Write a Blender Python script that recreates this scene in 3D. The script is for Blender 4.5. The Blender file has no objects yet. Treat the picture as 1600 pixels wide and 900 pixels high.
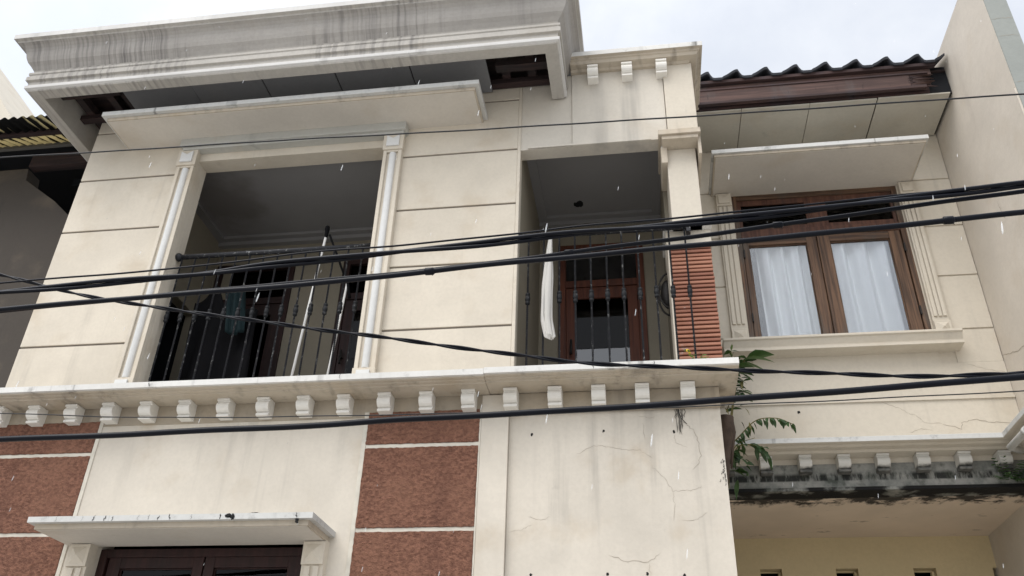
import bpy, bmesh, math, random
from mathutils import Vector, Matrix
random.seed(7)
S = bpy.context.scene
COL = S.collection
R = math.radians

# ------------------------------------------------------------------ materials
MATS = {}
class N:
    def __init__(s, name):
        s.m = bpy.data.materials.new(name); s.m.use_nodes = True
        s.t = s.m.node_tree; s.t.nodes.clear()
        s.out = s.n('ShaderNodeOutputMaterial')
        s.pos = s.n('ShaderNodeNewGeometry').outputs['Position']
        MATS[name] = s.m
    def n(s, t, **kw):
        x = s.t.nodes.new(t)
        for k, v in kw.items(): setattr(x, k, v)
        return x
    def l(s, a, b): s.t.links.new(a, b)
    def put(s, sock, v):
        if isinstance(v, bpy.types.NodeSocket): s.l(v, sock)
        else: sock.default_value = v
    def noise(s, scale=1.0, vec=(1, 1, 1), detail=4, rough=.55, off=(0, 0, 0), dist=0):
        mp = s.n('ShaderNodeMapping'); s.l(s.pos, mp.inputs[0])
        mp.inputs['Scale'].default_value = vec; mp.inputs['Location'].default_value = off
        x = s.n('ShaderNodeTexNoise'); s.l(mp.outputs[0], x.inputs['Vector'])
        x.inputs['Scale'].default_value = scale; x.inputs['Detail'].default_value = detail
        x.inputs['Roughness'].default_value = rough; x.inputs['Distortion'].default_value = dist
        return x.outputs['Fac']
    def ramp(s, f, a, b, lo=0.0, hi=1.0):
        x = s.n('ShaderNodeMapRange'); x.interpolation_type = 'SMOOTHSTEP'
        s.l(f, x.inputs[0])
        for i, v in zip((1, 2, 3, 4), (a, b, lo, hi)): x.inputs[i].default_value = v
        return x.outputs[0]
    def math(s, op, a, b=0.0):
        x = s.n('ShaderNodeMath', operation=op); s.put(x.inputs[0], a); s.put(x.inputs[1], b)
        return x.outputs[0]
    def axis(s, i):
        x = s.n('ShaderNodeSeparateXYZ'); s.l(s.pos, x.inputs[0]); return x.outputs[i]
    def mix(s, f, a, b, mode='MIX'):
        x = s.n('ShaderNodeMix', data_type='RGBA', blend_type=mode)
        s.put(x.inputs[0], f)
        for k, v in ((6, a), (7, b)):
            if isinstance(v, tuple) and len(v) == 3: v = v + (1,)
            s.put(x.inputs[k], v)
        return x.outputs[2]
    def bump(s, h, strength=.3, dist=.01, prev=None):
        x = s.n('ShaderNodeBump'); s.l(h, x.inputs['Height'])
        x.inputs['Strength'].default_value = strength; x.inputs['Distance'].default_value = dist
        if prev is not None: s.l(prev, x.inputs['Normal'])
        return x.outputs[0]
    def done(s, col, rough=.8, normal=None, metal=0.0, spec=.4, **kw):
        p = s.n('ShaderNodeBsdfPrincipled')
        if isinstance(col, tuple) and len(col) == 3: col = col + (1,)
        s.put(p.inputs['Base Color'], col); s.put(p.inputs['Roughness'], rough)
        p.inputs['Metallic'].default_value = metal; p.inputs['Specular IOR Level'].default_value = spec
        for k, v in kw.items(): s.put(p.inputs[k.replace('_', ' ')], v)
        if normal is not None: s.l(normal, p.inputs['Normal'])
        s.l(p.outputs[0], s.out.inputs[0]); s.p = p
        return s.m

def plaster(name, base, streak=.25, stain=.25, mott=.12, fine=.12, dark=(.10, .095, .09), warm=(.42, .33, .22), wf=.35, sv=(9, 9, .55), thr=(.56, .76), bumpd=.004, sthr=(.62, .78)):
    s = N(name)
    b = tuple(base)
    m1 = s.noise(1.1, detail=6, rough=.6)
    c = s.mix(s.ramp(m1, .3, .72, 0, mott * 2.2), b, tuple(x * .72 for x in b))
    m2 = s.noise(2.7, off=(3, 1, 7), detail=5)
    c = s.mix(s.ramp(m2, .52, .75, 0, wf), c, warm)
    st = s.math('MULTIPLY', s.ramp(s.noise(1.0, vec=sv, detail=4, off=(5, 2, 0)), *thr), s.ramp(s.noise(.9, off=(1, 8, 3), detail=3), .38, .68))
    c = s.mix(s.math('MULTIPLY', st, streak), c, dark)
    sp = s.ramp(s.noise(6.5, off=(9, 4, 2), detail=6, rough=.7), *sthr, 0, stain)
    c = s.mix(sp, c, dark)
    g = s.ramp(s.noise(38, detail=4, off=(2, 2, 2)), .35, .7, 0, fine)
    c = s.mix(g, c, tuple(x * .6 for x in b))
    n1 = s.bump(s.noise(16, detail=6, rough=.65), .35, bumpd)
    n2 = s.bump(s.noise(90, detail=3), .25, .0015, n1)
    n3 = s.bump(s.noise(2.6, detail=3, off=(4, 4, 4)), .6, .014, n2)
    return s.done(c, .78, n3, spec=.3)

CREAM = (.65, .588, .49)
plaster('cream_plaster', CREAM, streak=.4, stain=.18, mott=.3, wf=.34, dark=(.2, .185, .165))
plaster('cream_plaster_lower', (.655, .60, .515), streak=.5, stain=.2, mott=.32, wf=.4, dark=(.2, .185, .165), thr=(.5, .75))
plaster('cream_wing', (.61, .555, .465), streak=.18, stain=.12, wf=.2)
plaster('soffit_paint', (.60, .56, .50), streak=0, stain=.2, mott=.2, wf=.25)
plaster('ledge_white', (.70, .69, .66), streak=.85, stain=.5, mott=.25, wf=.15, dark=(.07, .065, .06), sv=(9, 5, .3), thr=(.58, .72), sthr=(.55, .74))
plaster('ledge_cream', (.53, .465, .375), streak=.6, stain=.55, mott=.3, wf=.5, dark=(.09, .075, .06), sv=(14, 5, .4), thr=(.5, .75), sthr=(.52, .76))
plaster('corbel_paint', (.78, .755, .70), streak=.35, stain=.2, wf=.15)
plaster('eave_cyma', (.40, .378, .35), streak=.8, stain=.06, mott=.35, wf=.1, fine=.2, dark=(.10, .092, .092), sv=(42, 2.2, .25), thr=(.40, .72))
plaster('eave_paint', (.50, .475, .435), streak=.7, stain=.12, mott=.35, wf=.12, fine=.2, dark=(.12, .112, .112), sv=(30, 2.2, .4), thr=(.40, .74), sthr=(.54, .74))
plaster('eave_white', (.66, .65, .63), streak=.8, stain=.2, mott=.3, wf=.08, dark=(.09, .09, .09), sv=(6, 6, .4))
plaster('bright_paint', (.66, .66, .645), streak=.15, stain=.15, wf=.04, mott=.08)
plaster('awning_white', (.56, .56, .54), streak=.85, stain=.5, sthr=(.52, .74), wf=.05, dark=(.05, .05, .05), sv=(8, 8, .2), thr=(.6, .68))
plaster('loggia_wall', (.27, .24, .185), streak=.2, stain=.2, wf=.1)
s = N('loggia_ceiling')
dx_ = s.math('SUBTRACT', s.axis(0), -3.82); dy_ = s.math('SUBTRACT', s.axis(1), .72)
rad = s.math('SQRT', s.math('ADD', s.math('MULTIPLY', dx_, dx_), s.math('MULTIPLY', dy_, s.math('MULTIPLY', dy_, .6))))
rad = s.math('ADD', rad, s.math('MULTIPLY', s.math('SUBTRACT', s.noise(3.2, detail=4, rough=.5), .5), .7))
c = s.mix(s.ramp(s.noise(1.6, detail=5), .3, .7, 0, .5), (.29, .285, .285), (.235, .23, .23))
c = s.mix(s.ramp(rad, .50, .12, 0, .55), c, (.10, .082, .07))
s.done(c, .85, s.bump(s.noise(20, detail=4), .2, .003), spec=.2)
plaster('frieze_dirt_shade', (.40, .345, .27), streak=.5, stain=.4, mott=.35, wf=.4, dark=(.13, .11, .09), sv=(12, 12, .8), thr=(.48, .75), sthr=(.52, .76))  # dirty plaster, base colour lowered further to deepen the shade between corbels
plaster('frieze_grey', (.46, .455, .42), streak=.3, stain=.2)
plaster('header_plaster', (.62, .575, .50), streak=.5, stain=.3, mott=.25, wf=.2, dark=(.2, .19, .18), sv=(7, 7, .5), thr=(.45, .75))
plaster('side_wall_paint', (.62, .565, .49), streak=.35, stain=.12, wf=.22, mott=.2, dark=(.35, .31, .27), sv=(1.2, 3.2, .25))
plaster('side_wall_end', (.30, .315, .295), streak=.3, stain=.2, wf=0, mott=.2)
plaster('yellow_wall', (.60, .495, .30), streak=.15, stain=.1, wf=.05)
plaster('neighbour_wall', (.064, .054, .045), streak=.5, stain=.5, wf=.1, dark=(.02, .02, .02))
plaster('far_wall', (.62, .57, .48), streak=.2, stain=.1)
plaster('ceiling_board', (.22, .222, .23), streak=0, stain=.4, wf=.05, mott=.2)
plaster('soffit_board', (.52, .49, .42), streak=0, stain=.3, wf=.3, mott=.3, sthr=(.56, .78))

def flat(name, col, rough=.8, spec=.3, var=.25, scale=12, metal=0.0, bump=0.0, **kw):
    s = N(name)
    c = s.mix(s.ramp(s.noise(scale, detail=5), .35, .7, 0, var), col, tuple(x * .45 for x in col))
    return s.done(c, rough, s.bump(s.noise(scale * 3, detail=4), .4, bump) if bump else None, metal, spec, **kw)
flat('groove_shade', (.20, .17, .14), .9)  # dark tone painted in for shade the shallow grooves don't gather
flat('crack_dark', (.36, .31, .25), .95)
flat('stain_run', (.16, .145, .125), .95)
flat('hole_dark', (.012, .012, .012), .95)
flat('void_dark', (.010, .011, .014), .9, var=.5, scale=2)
flat('mortar_white', (.62, .58, .50), .85, var=.35, scale=9, bump=.003)
flat('cable_rubber', (.003, .004, .008), .3, .15, var=.3)
flat('cable_grey', (.02, .021, .024), .5, .3)
flat('tile_dark', (.035, .037, .045), .75, .3, var=.7, scale=9, bump=.004)
flat('corrugated_dark', (.035, .037, .04), .8, .3, var=.6, scale=7)
flat('gutter_grey', (.13, .125, .115), .7)
flat('plastic_black', (.004, .004, .005), .85, .1)
flat('bark', (.085, .06, .045), .9, var=.6, scale=18, bump=.006)
flat('stem_green', (.16, .14, .05), .7)
flat('flower_yellow', (.65, .42, .04), .6)
flat('pole_white', (.72, .71, .69), .4, .5, var=.12)
flat('teal_cloth', (.004, .015, .018), .9)
flat('hinge_iron', (.02, .018, .017), .6)
flat('concrete_paving', (.42, .41, .39), .6, var=.3, scale=3)
flat('kerb', (.3, .29, .28), .9)
flat('pipe_white', (.6, .6, .58), .5)
flat('mould_black', (.02, .02, .02), .95, var=.4, scale=20)

# rough-cast red panels
s = N('rough_red')
a = s.noise(44, detail=6, rough=.65, vec=(1, 1, 1.4)); b_ = s.noise(2.1, detail=4); w_ = s.noise(80, detail=4)
c = s.mix(s.ramp(a, .32, .68), (.145, .068, .047), (.30, .148, .099))
c = s.mix(s.ramp(b_, .45, .72, 0, .5), c, (.29, .15, .10))
c = s.mix(s.ramp(s.noise(.8, off=(3, 3, 9), vec=(3, 3, .6)), .5, .72, 0, .35), c, (.07, .03, .025))
s.done(c, .92, s.bump(w_, .5, .008, s.bump(a, 1.0, .03)), spec=.2)
# timber
def wood(name, c1, c2, grey, gf, vec=(30, 30, 1.6), rough=.6):
    s = N(name)
    g = s.noise(1.0, vec=vec, detail=6, rough=.65, dist=.4)
    c = s.mix(s.ramp(g, .35, .68), c1, c2)
    c = s.mix(s.ramp(s.noise(3.2, vec=(1, 1, .45), off=(2, 6, 1), detail=5), .5, .68, 0, gf), c, grey)
    c = s.mix(s.ramp(s.noise(14, detail=5, vec=(2, 2, .4)), .6, .75, 0, .5), c, tuple(x * .35 for x in c1))
    return s.done(c, rough, s.bump(g, .5, .004), spec=.35)
wood('wood_window', (.055, .032, .021), (.175, .098, .057), (.10, .083, .068), .9, vec=(44, 44, 1.4))
wood('wood_window_red', (.065, .028, .019), (.125, .056, .035), (.05, .035, .03), .5)
wood('wood_rail', (.05, .029, .019), (.15, .085, .05), (.07, .058, .048), .9, vec=(1.6, 40, 44))
wood('wood_dark', (.018, .007, .006), (.034, .012, .010), (.012, .009, .009), .4)
wood('wood_door', (.075, .022, .012), (.14, .042, .02), (.05, .02, .012), .3)
wood('fascia_wood', (.058, .035, .031), (.125, .074, .062), (.09, .075, .072), .9, vec=(1.3, 20, 26), rough=.8)
wood('batten_wood', (.035, .022, .022), (.075, .042, .038), (.04, .04, .05), .6, vec=(1.3, 20, 26), rough=.8)
wood('beam_dark', (.02, .014, .015), (.045, .026, .024), (.02, .02, .02), .5, vec=(1.5, 20, 20), rough=.85)
# ribbed terracotta cladding
s = N('terracotta')
rz = s.n('ShaderNodeTexWhiteNoise', noise_dimensions='1D'); s.l(s.math('FLOOR', s.math('DIVIDE', s.math('ADD', s.axis(2), .011), .0345)), rz.inputs['W'])
c = s.mix(rz.outputs[0], (.24, .10, .066), (.40, .19, .125))
c = s.mix(s.ramp(s.noise(9, detail=5, vec=(1, 1, 2)), .5, .75, 0, .5), c, (.24, .09, .055))
c = s.mix(s.ramp(s.noise(5, detail=6, off=(1, 2, 3), rough=.7), .62, .72, 0, .75), c, (.42, .36, .33))
c = s.mix(s.ramp(s.noise(7, detail=6, off=(8, 2, 5), rough=.7), .63, .70, 0, .8), c, (.09, .055, .06))
s.done(c, .75, s.bump(s.noise(60), .4, .003), spec=.3)
# wrought iron, paint flaking to white
s = N('wrought_iron')
c = s.mix(s.ramp(s.noise(55, vec=(1, 1, .45), detail=5, rough=.7), .57, .66, 0, .75), (.009, .010, .014), (.34, .34, .33))
s.done(c, .55, s.bump(s.noise(70), .4, .003), .2, .5)
s = N('iron_knot')
s.done(s.mix(s.ramp(s.noise(40), .6, .7, 0, .4), (.010, .011, .013), (.2, .2, .2)), .65, None, .0, .25)
# mossy concrete
s = N('mossy_concrete')
g1 = s.noise(5.5, detail=8, rough=.7); g2 = s.noise(1.0, vec=(16, 16, 3), detail=6, rough=.7)
z = s.axis(2)
c = s.mix(s.ramp(g1, .3, .7), (.11, .118, .108), (.29, .285, .26))
band = s.math('MULTIPLY', s.math('MULTIPLY', s.ramp(z, 3.925, 3.89), s.ramp(z, 3.845, 3.86)), s.ramp(g2, .40, .56))
c = s.mix(s.math('MULTIPLY', band, .93), c, (.014, .015, .014))
c = s.mix(s.ramp(s.noise(11, detail=6, off=(3, 1, 0)), .52, .68, 0, .55), c, (.03, .036, .026))
c = s.mix(s.ramp(s.noise(15, detail=6, off=(7, 7, 7), rough=.75), .67, .72, 0, .7), c, (.45, .44, .4))
c = s.mix(s.math('MULTIPLY', s.ramp(z, 3.803, 3.796), s.ramp(s.noise(4, detail=6), .38, .5)), c, (.012, .012, .012))
s.done(c, .9, s.bump(g1, .6, .015), spec=.2)
s = N('corbel_moss')
mz = s.math('ADD', s.axis(2), s.math('MULTIPLY', s.math('SUBTRACT', s.noise(14, detail=5), .5), .05))
c = s.mix(s.ramp(mz, 3.945, 3.925), (.60, .585, .54), s.mix(s.ramp(s.noise(18, detail=6), .3, .7), (.06, .062, .058), (.19, .185, .17)))
s.done(c, .85, s.bump(s.noise(30, detail=5), .4, .004), spec=.2)
# canopy underside: pinkish paint with black mould creeping in from the outer edge
s = N('canopy_soffit')
y = s.axis(1)
c = s.mix(s.ramp(s.noise(2.2, detail=6), .3, .7, 0, .6), (.68, .57, .46), (.55, .46, .37))
edge = s.math('ADD', y, s.math('MULTIPLY', s.math('SUBTRACT', s.noise(4.2, detail=7, rough=.65, vec=(1.3, .6, 1)), .5), .85))
c = s.mix(s.math('MULTIPLY', s.ramp(edge, 1.56, 1.44, 0, .95), s.ramp(s.noise(6, detail=7, vec=(1, 2.2, 1), rough=.65, off=(3, 3, 3)), .40, .50)), c, (.018, .018, .018))
c = s.mix(s.ramp(s.noise(7, detail=6, off=(4, 0, 2), vec=(1, 2, 1)), .64, .72, 0, .5), c, (.09, .075, .06))
s.done(c, .85, s.bump(s.noise(14, detail=5), .4, .006), spec=.2)
# translucent roof sheet
s = N('roof_sheet')
st = s.math('SINE', s.math('MULTIPLY', s.axis(0), 2 * math.pi / .10)); st = s.math('ADD', st, s.math('MULTIPLY', s.math('SUBTRACT', s.noise(7, detail=6, vec=(1, .4, 1)), .5), 5.0))
c = s.mix(s.ramp(st, -.2, .5), (.62, .56, .38), (.03, .026, .022))
d = s.n('ShaderNodeBsdfDiffuse'); t = s.n('ShaderNodeBsdfTranslucent'); s.l(c, d.inputs[0]); s.l(c, t.inputs[0])
mx = s.n('ShaderNodeMixShader'); mx.inputs[0].default_value = .6; s.l(d.outputs[0], mx.inputs[1]); s.l(t.outputs[0], mx.inputs[2]); s.l(mx.outputs[0], s.out.inputs[0])
s = N('roof_sheet_dirty')
st = s.math('SINE', s.math('MULTIPLY', s.axis(0), 2 * math.pi / .10)); st = s.math('ADD', st, s.math('MULTIPLY', s.math('SUBTRACT', s.noise(4, detail=6, vec=(1, .4, 1)), .5), 6.0))
c = s.mix(s.ramp(st, .6, 1.3), (.03, .03, .03), (.5, .46, .32))
d = s.n('ShaderNodeBsdfDiffuse'); t = s.n('ShaderNodeBsdfTranslucent'); s.l(c, d.inputs[0]); s.l(c, t.inputs[0])
mx = s.n('ShaderNodeMixShader'); mx.inputs[0].default_value = .6; s.l(d.outputs[0], mx.inputs[1]); s.l(t.outputs[0], mx.inputs[2]); s.l(mx.outputs[0], s.out.inputs[0])
# leaves
def leafm(name, a, b):
    s = N(name)
    c = s.mix(s.ramp(s.noise(22), .3, .7), a, b)
    p = s.n('ShaderNodeBsdfPrincipled'); s.l(c, p.inputs['Base Color']); p.inputs['Roughness'].default_value = .42
    t = s.n('ShaderNodeBsdfTranslucent'); s.l(s.mix(.5, c, (.12, .2, .03)), t.inputs[0])
    mx = s.n('ShaderNodeMixShader'); mx.inputs[0].default_value = .3
    s.l(p.outputs[0], mx.inputs[1]); s.l(t.outputs[0], mx.inputs[2]); s.l(mx.outputs[0], s.out.inputs[0])
leafm('leaf_dark', (.024, .058, .024), (.055, .11, .04))
leafm('leaf_fresh', (.07, .13, .03), (.15, .22, .05))
# cloth
def clothm(name, col, tr=.4):
    s = N(name)
    c = s.mix(s.ramp(s.noise(5, detail=5, vec=(1, 1, .3)), .3, .75, 0, .5), col, tuple(x * .86 for x in col))
    d = s.n('ShaderNodeBsdfDiffuse'); t = s.n('ShaderNodeBsdfTranslucent'); s.l(c, d.inputs[0]); s.l(c, t.inputs[0])
    nb = s.bump(s.noise(120, detail=2), .3, .001); s.l(nb, d.inputs['Normal'])
    mx = s.n('ShaderNodeMixShader'); mx.inputs[0].default_value = tr
    s.l(d.outputs[0], mx.inputs[1]); s.l(t.outputs[0], mx.inputs[2]); s.l(mx.outputs[0], s.out.inputs[0])
clothm('curtain_white', (.96, .965, .95), .05)
clothm('cloth_white', (.72, .70, .66), .3)
# window glass: reflection by fresnel over see-through
def glassm(name, tint, f0=.06, k=1.0, rough=.015):
    s = N(name)
    lw = s.n('ShaderNodeFresnel'); lw.inputs[0].default_value = 1.5
    gl = s.n('ShaderNodeBsdfGlossy'); gl.inputs['Roughness'].default_value = rough
    s.l(s.bump(s.noise(2.2, detail=2), .04, .02), gl.inputs['Normal'])
    tr = s.n('ShaderNodeBsdfTransparent'); tr.inputs[0].default_value = tint + (1,)
    mx = s.n('ShaderNodeMixShader'); s.l(s.math('ADD', s.math('MULTIPLY', lw.outputs[0], k), f0), mx.inputs[0])
    s.l(tr.outputs[0], mx.inputs[1]); s.l(gl.outputs[0], mx.inputs[2]); s.l(mx.outputs[0], s.out.inputs[0])
glassm('window_glass', (.97, .985, 1.0), .07, 1.0)
glassm('dark_glass', (.25, .27, .30), .06, 1.4)
glassm('black_glass', (.2, .2, .22), .0, .35)
s = N('rain_water')
s.done((.9, .93, .95), .15, None, 0, .5, Alpha=.28)

# ------------------------------------------------------------------ mesh builder
class B:
    def __init__(s): s.bm = bmesh.new(); s.mi = 0
    def faces(s, pts, fs):
        v = [s.bm.verts.new(p) for p in pts]
        for f in fs:
            try: q = s.bm.faces.new([v[i] for i in f]); q.material_index = s.mi
            except ValueError: pass
        return v
    def box(s, x0, x1, y0, y1, z0, z1):
        p = [(x, y, z) for z in (z0, z1) for y in (y0, y1) for x in (x0, x1)]
        s.faces(p, [(0, 2, 3, 1), (4, 5, 7, 6), (0, 1, 5, 4), (2, 6, 7, 3), (0, 4, 6, 2), (1, 3, 7, 5)]); return s
    def obox(s, c, size, rot):           # box turned by a matrix
        hx, hy, hz = (q / 2 for q in size); M = rot.to_matrix() if hasattr(rot, 'to_matrix') else rot
        p = [Vector(c) + M @ Vector((x, y, z)) for z in (-hz, hz) for y in (-hy, hy) for x in (-hx, hx)]
        s.faces(p, [(0, 2, 3, 1), (4, 5, 7, 6), (0, 1, 5, 4), (2, 6, 7, 3), (0, 4, 6, 2), (1, 3, 7, 5)]); return s
    def prism_x(s, prof, x0, x1):        # profile of (y, z)
        n = len(prof); p = [(x0, y, z) for y, z in prof] + [(x1, y, z) for y, z in prof]
        s.faces(p, [tuple(range(n)), tuple(range(2 * n - 1, n - 1, -1))] + [(i, n + i, n + (i + 1) % n, (i + 1) % n) for i in range(n)]); return s
    def prism_y(s, poly, y0, y1):        # outline of (x, z)
        n = len(poly); p = [(x, y0, z) for x, z in poly] + [(x, y1, z) for x, z in poly]
        s.faces(p, [tuple(range(n)), tuple(range(2 * n - 1, n - 1, -1))] + [(i, n + i, n + (i + 1) % n, (i + 1) % n) for i in range(n)]); return s
    def sweep(s, path, prof, mats=None): # mitred moulding: profile of (outward offset, z) along a plan path, outward = right of travel
        P = [Vector(p) for p in path]; n = len(P); rings = []
        for i, p in enumerate(P):
            def nrm(a, b): d = (b - a).normalized(); return Vector((d.y, -d.x))
            if i == 0: m = nrm(P[0], P[1])
            elif i == n - 1: m = nrm(P[-2], P[-1])
            else:
                a, b = nrm(P[i - 1], P[i]), nrm(P[i], P[i + 1]); m = (a + b) / (1 + a.dot(b))
            rings.append([s.bm.verts.new((p.x + m.x * d, p.y + m.y * d, z)) for d, z in prof])
        k = len(prof)
        for a, b in zip(rings, rings[1:]):
            for j in range(k):
                f = s.bm.faces.new((a[j], a[(j + 1) % k], b[(j + 1) % k], b[j])); f.material_index = mats[j] if mats else s.mi
        s.bm.faces.new(rings[0][::-1]); s.bm.faces.new(rings[-1]); return s
    def tube(s, pts, r, seg=8, cap=True, smooth=True):
        P = [Vector(p) for p in pts]; rr = r if isinstance(r, (list, tuple)) else [r] * len(P); rings = []
        up = Vector((0, 0, 1))
        for i, p in enumerate(P):
            d = (P[min(i + 1, len(P) - 1)] - P[max(i - 1, 0)]).normalized()
            u = d.cross(up if abs(d.z) < .95 else Vector((1, 0, 0))).normalized(); w = d.cross(u)
            rings.append([s.bm.verts.new(p + (u * math.cos(a) + w * math.sin(a)) * rr[i]) for a in [2 * math.pi * j / seg for j in range(seg)]])
        for a, b in zip(rings, rings[1:]):
            for j in range(seg):
                f = s.bm.faces.new((a[j], a[(j + 1) % seg], b[(j + 1) % seg], b[j])); f.smooth = smooth; f.material_index = s.mi
        if cap:
            for q in (rings[0][::-1], rings[-1]): f = s.bm.faces.new(q); f.material_index = s.mi
        return s
    def lathe(s, prof, c, seg=12, smooth=True): # (radius, z) about a vertical axis
        rings = [[s.bm.verts.new((c[0] + r * math.cos(2 * math.pi * j / seg), c[1] + r * math.sin(2 * math.pi * j / seg), c[2] + z)) for j in range(seg)] for r, z in prof]
        for a, b in zip(rings, rings[1:]):
            for j in range(seg):
                f = s.bm.faces.new((a[j], a[(j + 1) % seg], b[(j + 1) % seg], b[j])); f.smooth = smooth; f.material_index = s.mi
        for q in (rings[0][::-1], rings[-1]): f = s.bm.faces.new(q); f.material_index = s.mi
        return s
    def twist_bar(s, x, y, z0, z1, w, turns, n=60):  # square iron bar twisted about itself
        rings = []
        for i in range(n + 1):
            t = i / n; a = t * turns * 2 * math.pi
            rings.append([s.bm.verts.new((x + w * math.cos(a + k * math.pi / 2), y + w * math.sin(a + k * math.pi / 2), z0 + (z1 - z0) * t)) for k in range(4)])
        for a, b in zip(rings, rings[1:]):
            for j in range(4): s.bm.faces.new((a[j], a[(j + 1) % 4], b[(j + 1) % 4], b[j])).material_index = s.mi
        for q in (rings[0][::-1], rings[-1]): s.bm.faces.new(q).material_index = s.mi
        return s
    def blob(s, c, r, sub=2, jit=.2, seed=0):
        rnd = random.Random(seed); q = bmesh.ops.create_icosphere(s.bm, subdivisions=sub, radius=1)
        for v in q['verts']:
            k = 1 + rnd.uniform(-jit, jit); v.co = Vector((c[0] + v.co.x * r[0] * k, c[1] + v.co.y * r[1] * k, c[2] + v.co.z * r[2] * k))
        for f in {f for v in q['verts'] for f in v.link_faces}: f.material_index = s.mi; f.smooth = True
        return s
    def crack(s, pts, y, w=.004, face='y', seed=0):  # a hairline of irregular width lying 1.5 mm proud of a wall
        rnd = random.Random(seed); P = []
        for a, b in zip(pts, pts[1:]):
            for i in range(5):
                t = i / 5; P.append((a[0] + (b[0] - a[0]) * t + rnd.uniform(-.006, .006), a[1] + (b[1] - a[1]) * t + rnd.uniform(-.006, .006)))
        P.append(pts[-1]); L, Rr = [], []
        for i, p in enumerate(P):
            a, b = P[max(i - 1, 0)], P[min(i + 1, len(P) - 1)]; d = Vector((b[0] - a[0], b[1] - a[1])).normalized(); nn = Vector((-d.y, d.x))
            k = w * rnd.uniform(.35, 1) * (.25 if i in (0, len(P) - 1) else 1) / 2
            for lst, sg in ((L, 1), (Rr, -1)):
                u, v = p[0] + nn.x * k * sg, p[1] + nn.y * k * sg
                lst.append(s.bm.verts.new((u, y, v) if face == 'y' else (y, u, v)))
        for i in range(len(P) - 1):
            s.bm.faces.new((L[i], L[i + 1], Rr[i + 1], Rr[i])).material_index = s.mi
        return s
    def leaf(s, base, d, ln, wd, droop=.3, roll=0.0):
        d = Vector(d).normalized(); side = d.cross(Vector((0, 0, 1)))
        side = side.normalized() if side.length > .05 else Vector((1, 0, 0))
        side = Matrix.Rotation(roll, 3, d) @ side; up = side.cross(d)
        prof = [(0, .04), (.18, .6), (.42, 1), (.66, .8), (.86, .38), (1, .02)]; rows = []
        for t, w in prof:
            c = Vector(base) + d * ln * t + Vector((0, 0, -1)) * droop * ln * t * t
            rows.append([s.bm.verts.new(c - side * wd * w / 2 + up * wd * .16 * w), s.bm.verts.new(c), s.bm.verts.new(c + side * wd * w / 2 + up * wd * .16 * w)])
        for a, b in zip(rows, rows[1:]):
            for j in (0, 1):
                f = s.bm.faces.new((a[j], a[j + 1], b[j + 1], b[j])); f.material_index = s.mi; f.smooth = True
        return s
    def build(s, name, mats, parent=None, bevel=0.0, solid=0.0, subsurf=0):
        if isinstance(mats, str): mats = [mats]
        bmesh.ops.recalc_face_normals(s.bm, faces=s.bm.faces)
        if parent is not None:
            w = parent.location.copy(); p = parent.parent
            while p: w += p.location; p = p.parent
            bmesh.ops.translate(s.bm, verts=s.bm.verts, vec=-w)
        me = bpy.data.meshes.new(name); s.bm.to_mesh(me); s.bm.free()
        for m in mats: me.materials.append(MATS[m])
        o = bpy.data.objects.new(name, me); COL.objects.link(o); o.parent = parent
        if solid:
            md = o.modifiers.new('solid', 'SOLIDIFY'); md.thickness = solid; md.offset = 0
        if bevel:
            md = o.modifiers.new('bevel', 'BEVEL'); md.width = bevel; md.segments = 2; md.limit_method = 'ANGLE'; md.angle_limit = R(40)
        if subsurf:
            md = o.modifiers.new('sub', 'SUBSURF'); md.levels = md.render_levels = subsurf
        return o
def tag(o, label=None, cat=None, group=None, kind=None):
    for k, v in (('label', label), ('category', cat), ('group', group), ('kind', kind)):
        if v: o[k] = v
    return o
def empty(name, loc, label, cat, group=None):
    o = bpy.data.objects.new(name, None); COL.objects.link(o); o.location = loc; o.empty_display_size = .2
    return tag(o, label, cat, group)
def clone(o, dx=0, dy=0, dz=0, parent=None):
    c = o.copy(); COL.objects.link(c); c.parent = parent or o.parent
    c.location = o.location + Vector((dx, dy, dz)); return c

# ------------------------------------------------------------------ ground
tag(B().box(-400, 400, -400, 400, -.2, 0).build('ground', 'concrete_paving'), kind='structure')

# ================================================================== THE HOUSE
H = empty('townhouse', (-1.0, 0, 0), 'cream two storey townhouse with grooved plaster, iron balcony railings and rough red panels', 'house')
def part(b, name, m, bevel=0.0, **k): return b.build(name, m, H, bevel=bevel, **k)

# ---- upper front: rusticated courses
ZG = [4.655, 5.21, 5.755, 6.31, 6.86]
def courses(b, x0, x1, y, depth, z0, z1, zs, g=.017):
    e = [z0] + [z for z in zs if z0 < z < z1] + [z1]
    for i, (a, c) in enumerate(zip(e, e[1:])):
        b.box(x0, x1, y, y + depth, a + (g / 2 if i else 0), c - (g / 2 if i < len(e) - 2 else 0))
b = B(); courses(b, -4.79, -3.868, 0, .03, 4.12, 7.1, ZG)
part(b, 'wall_courses', 'cream_plaster', .004)
b = B(); courses(b, -1.858, -.886, 0, .03, 4.12, 7.1, ZG); b.box(-.886, -.86, .0, .031, 4.12, 7.1)
part(b, 'wall_courses', 'cream_plaster', .004)
b = B(); b.box(-4.784, -3.87, .0105, .0135, 4.12, 7.09); part(b, 'groove_backing', 'groove_shade')  # dark strip behind the courses, painting the shade into the grooves
b = B(); b.box(-1.857, -.888, .0105, .0135, 4.12, 7.09); part(b, 'groove_backing', 'groove_shade')
b = B(); b.box(-4.782, -3.705, .014, .15, 4.12, 7.12); b.box(-2.015, -.868, .014, .15, 4.12, 7.12)
b.box(-3.705, -2.015, 0.002, .16, 6.44, 7.12)
part(b, 'front_wall', ['cream_plaster'])
b = B(); b.box(-4.785, -4.62, .15, 6, 0, 7.1); b.box(-4.6, 2.84, 5.8, 6, 0, 7.1)
part(b, 'rear_walls', 'cream_plaster')
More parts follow.
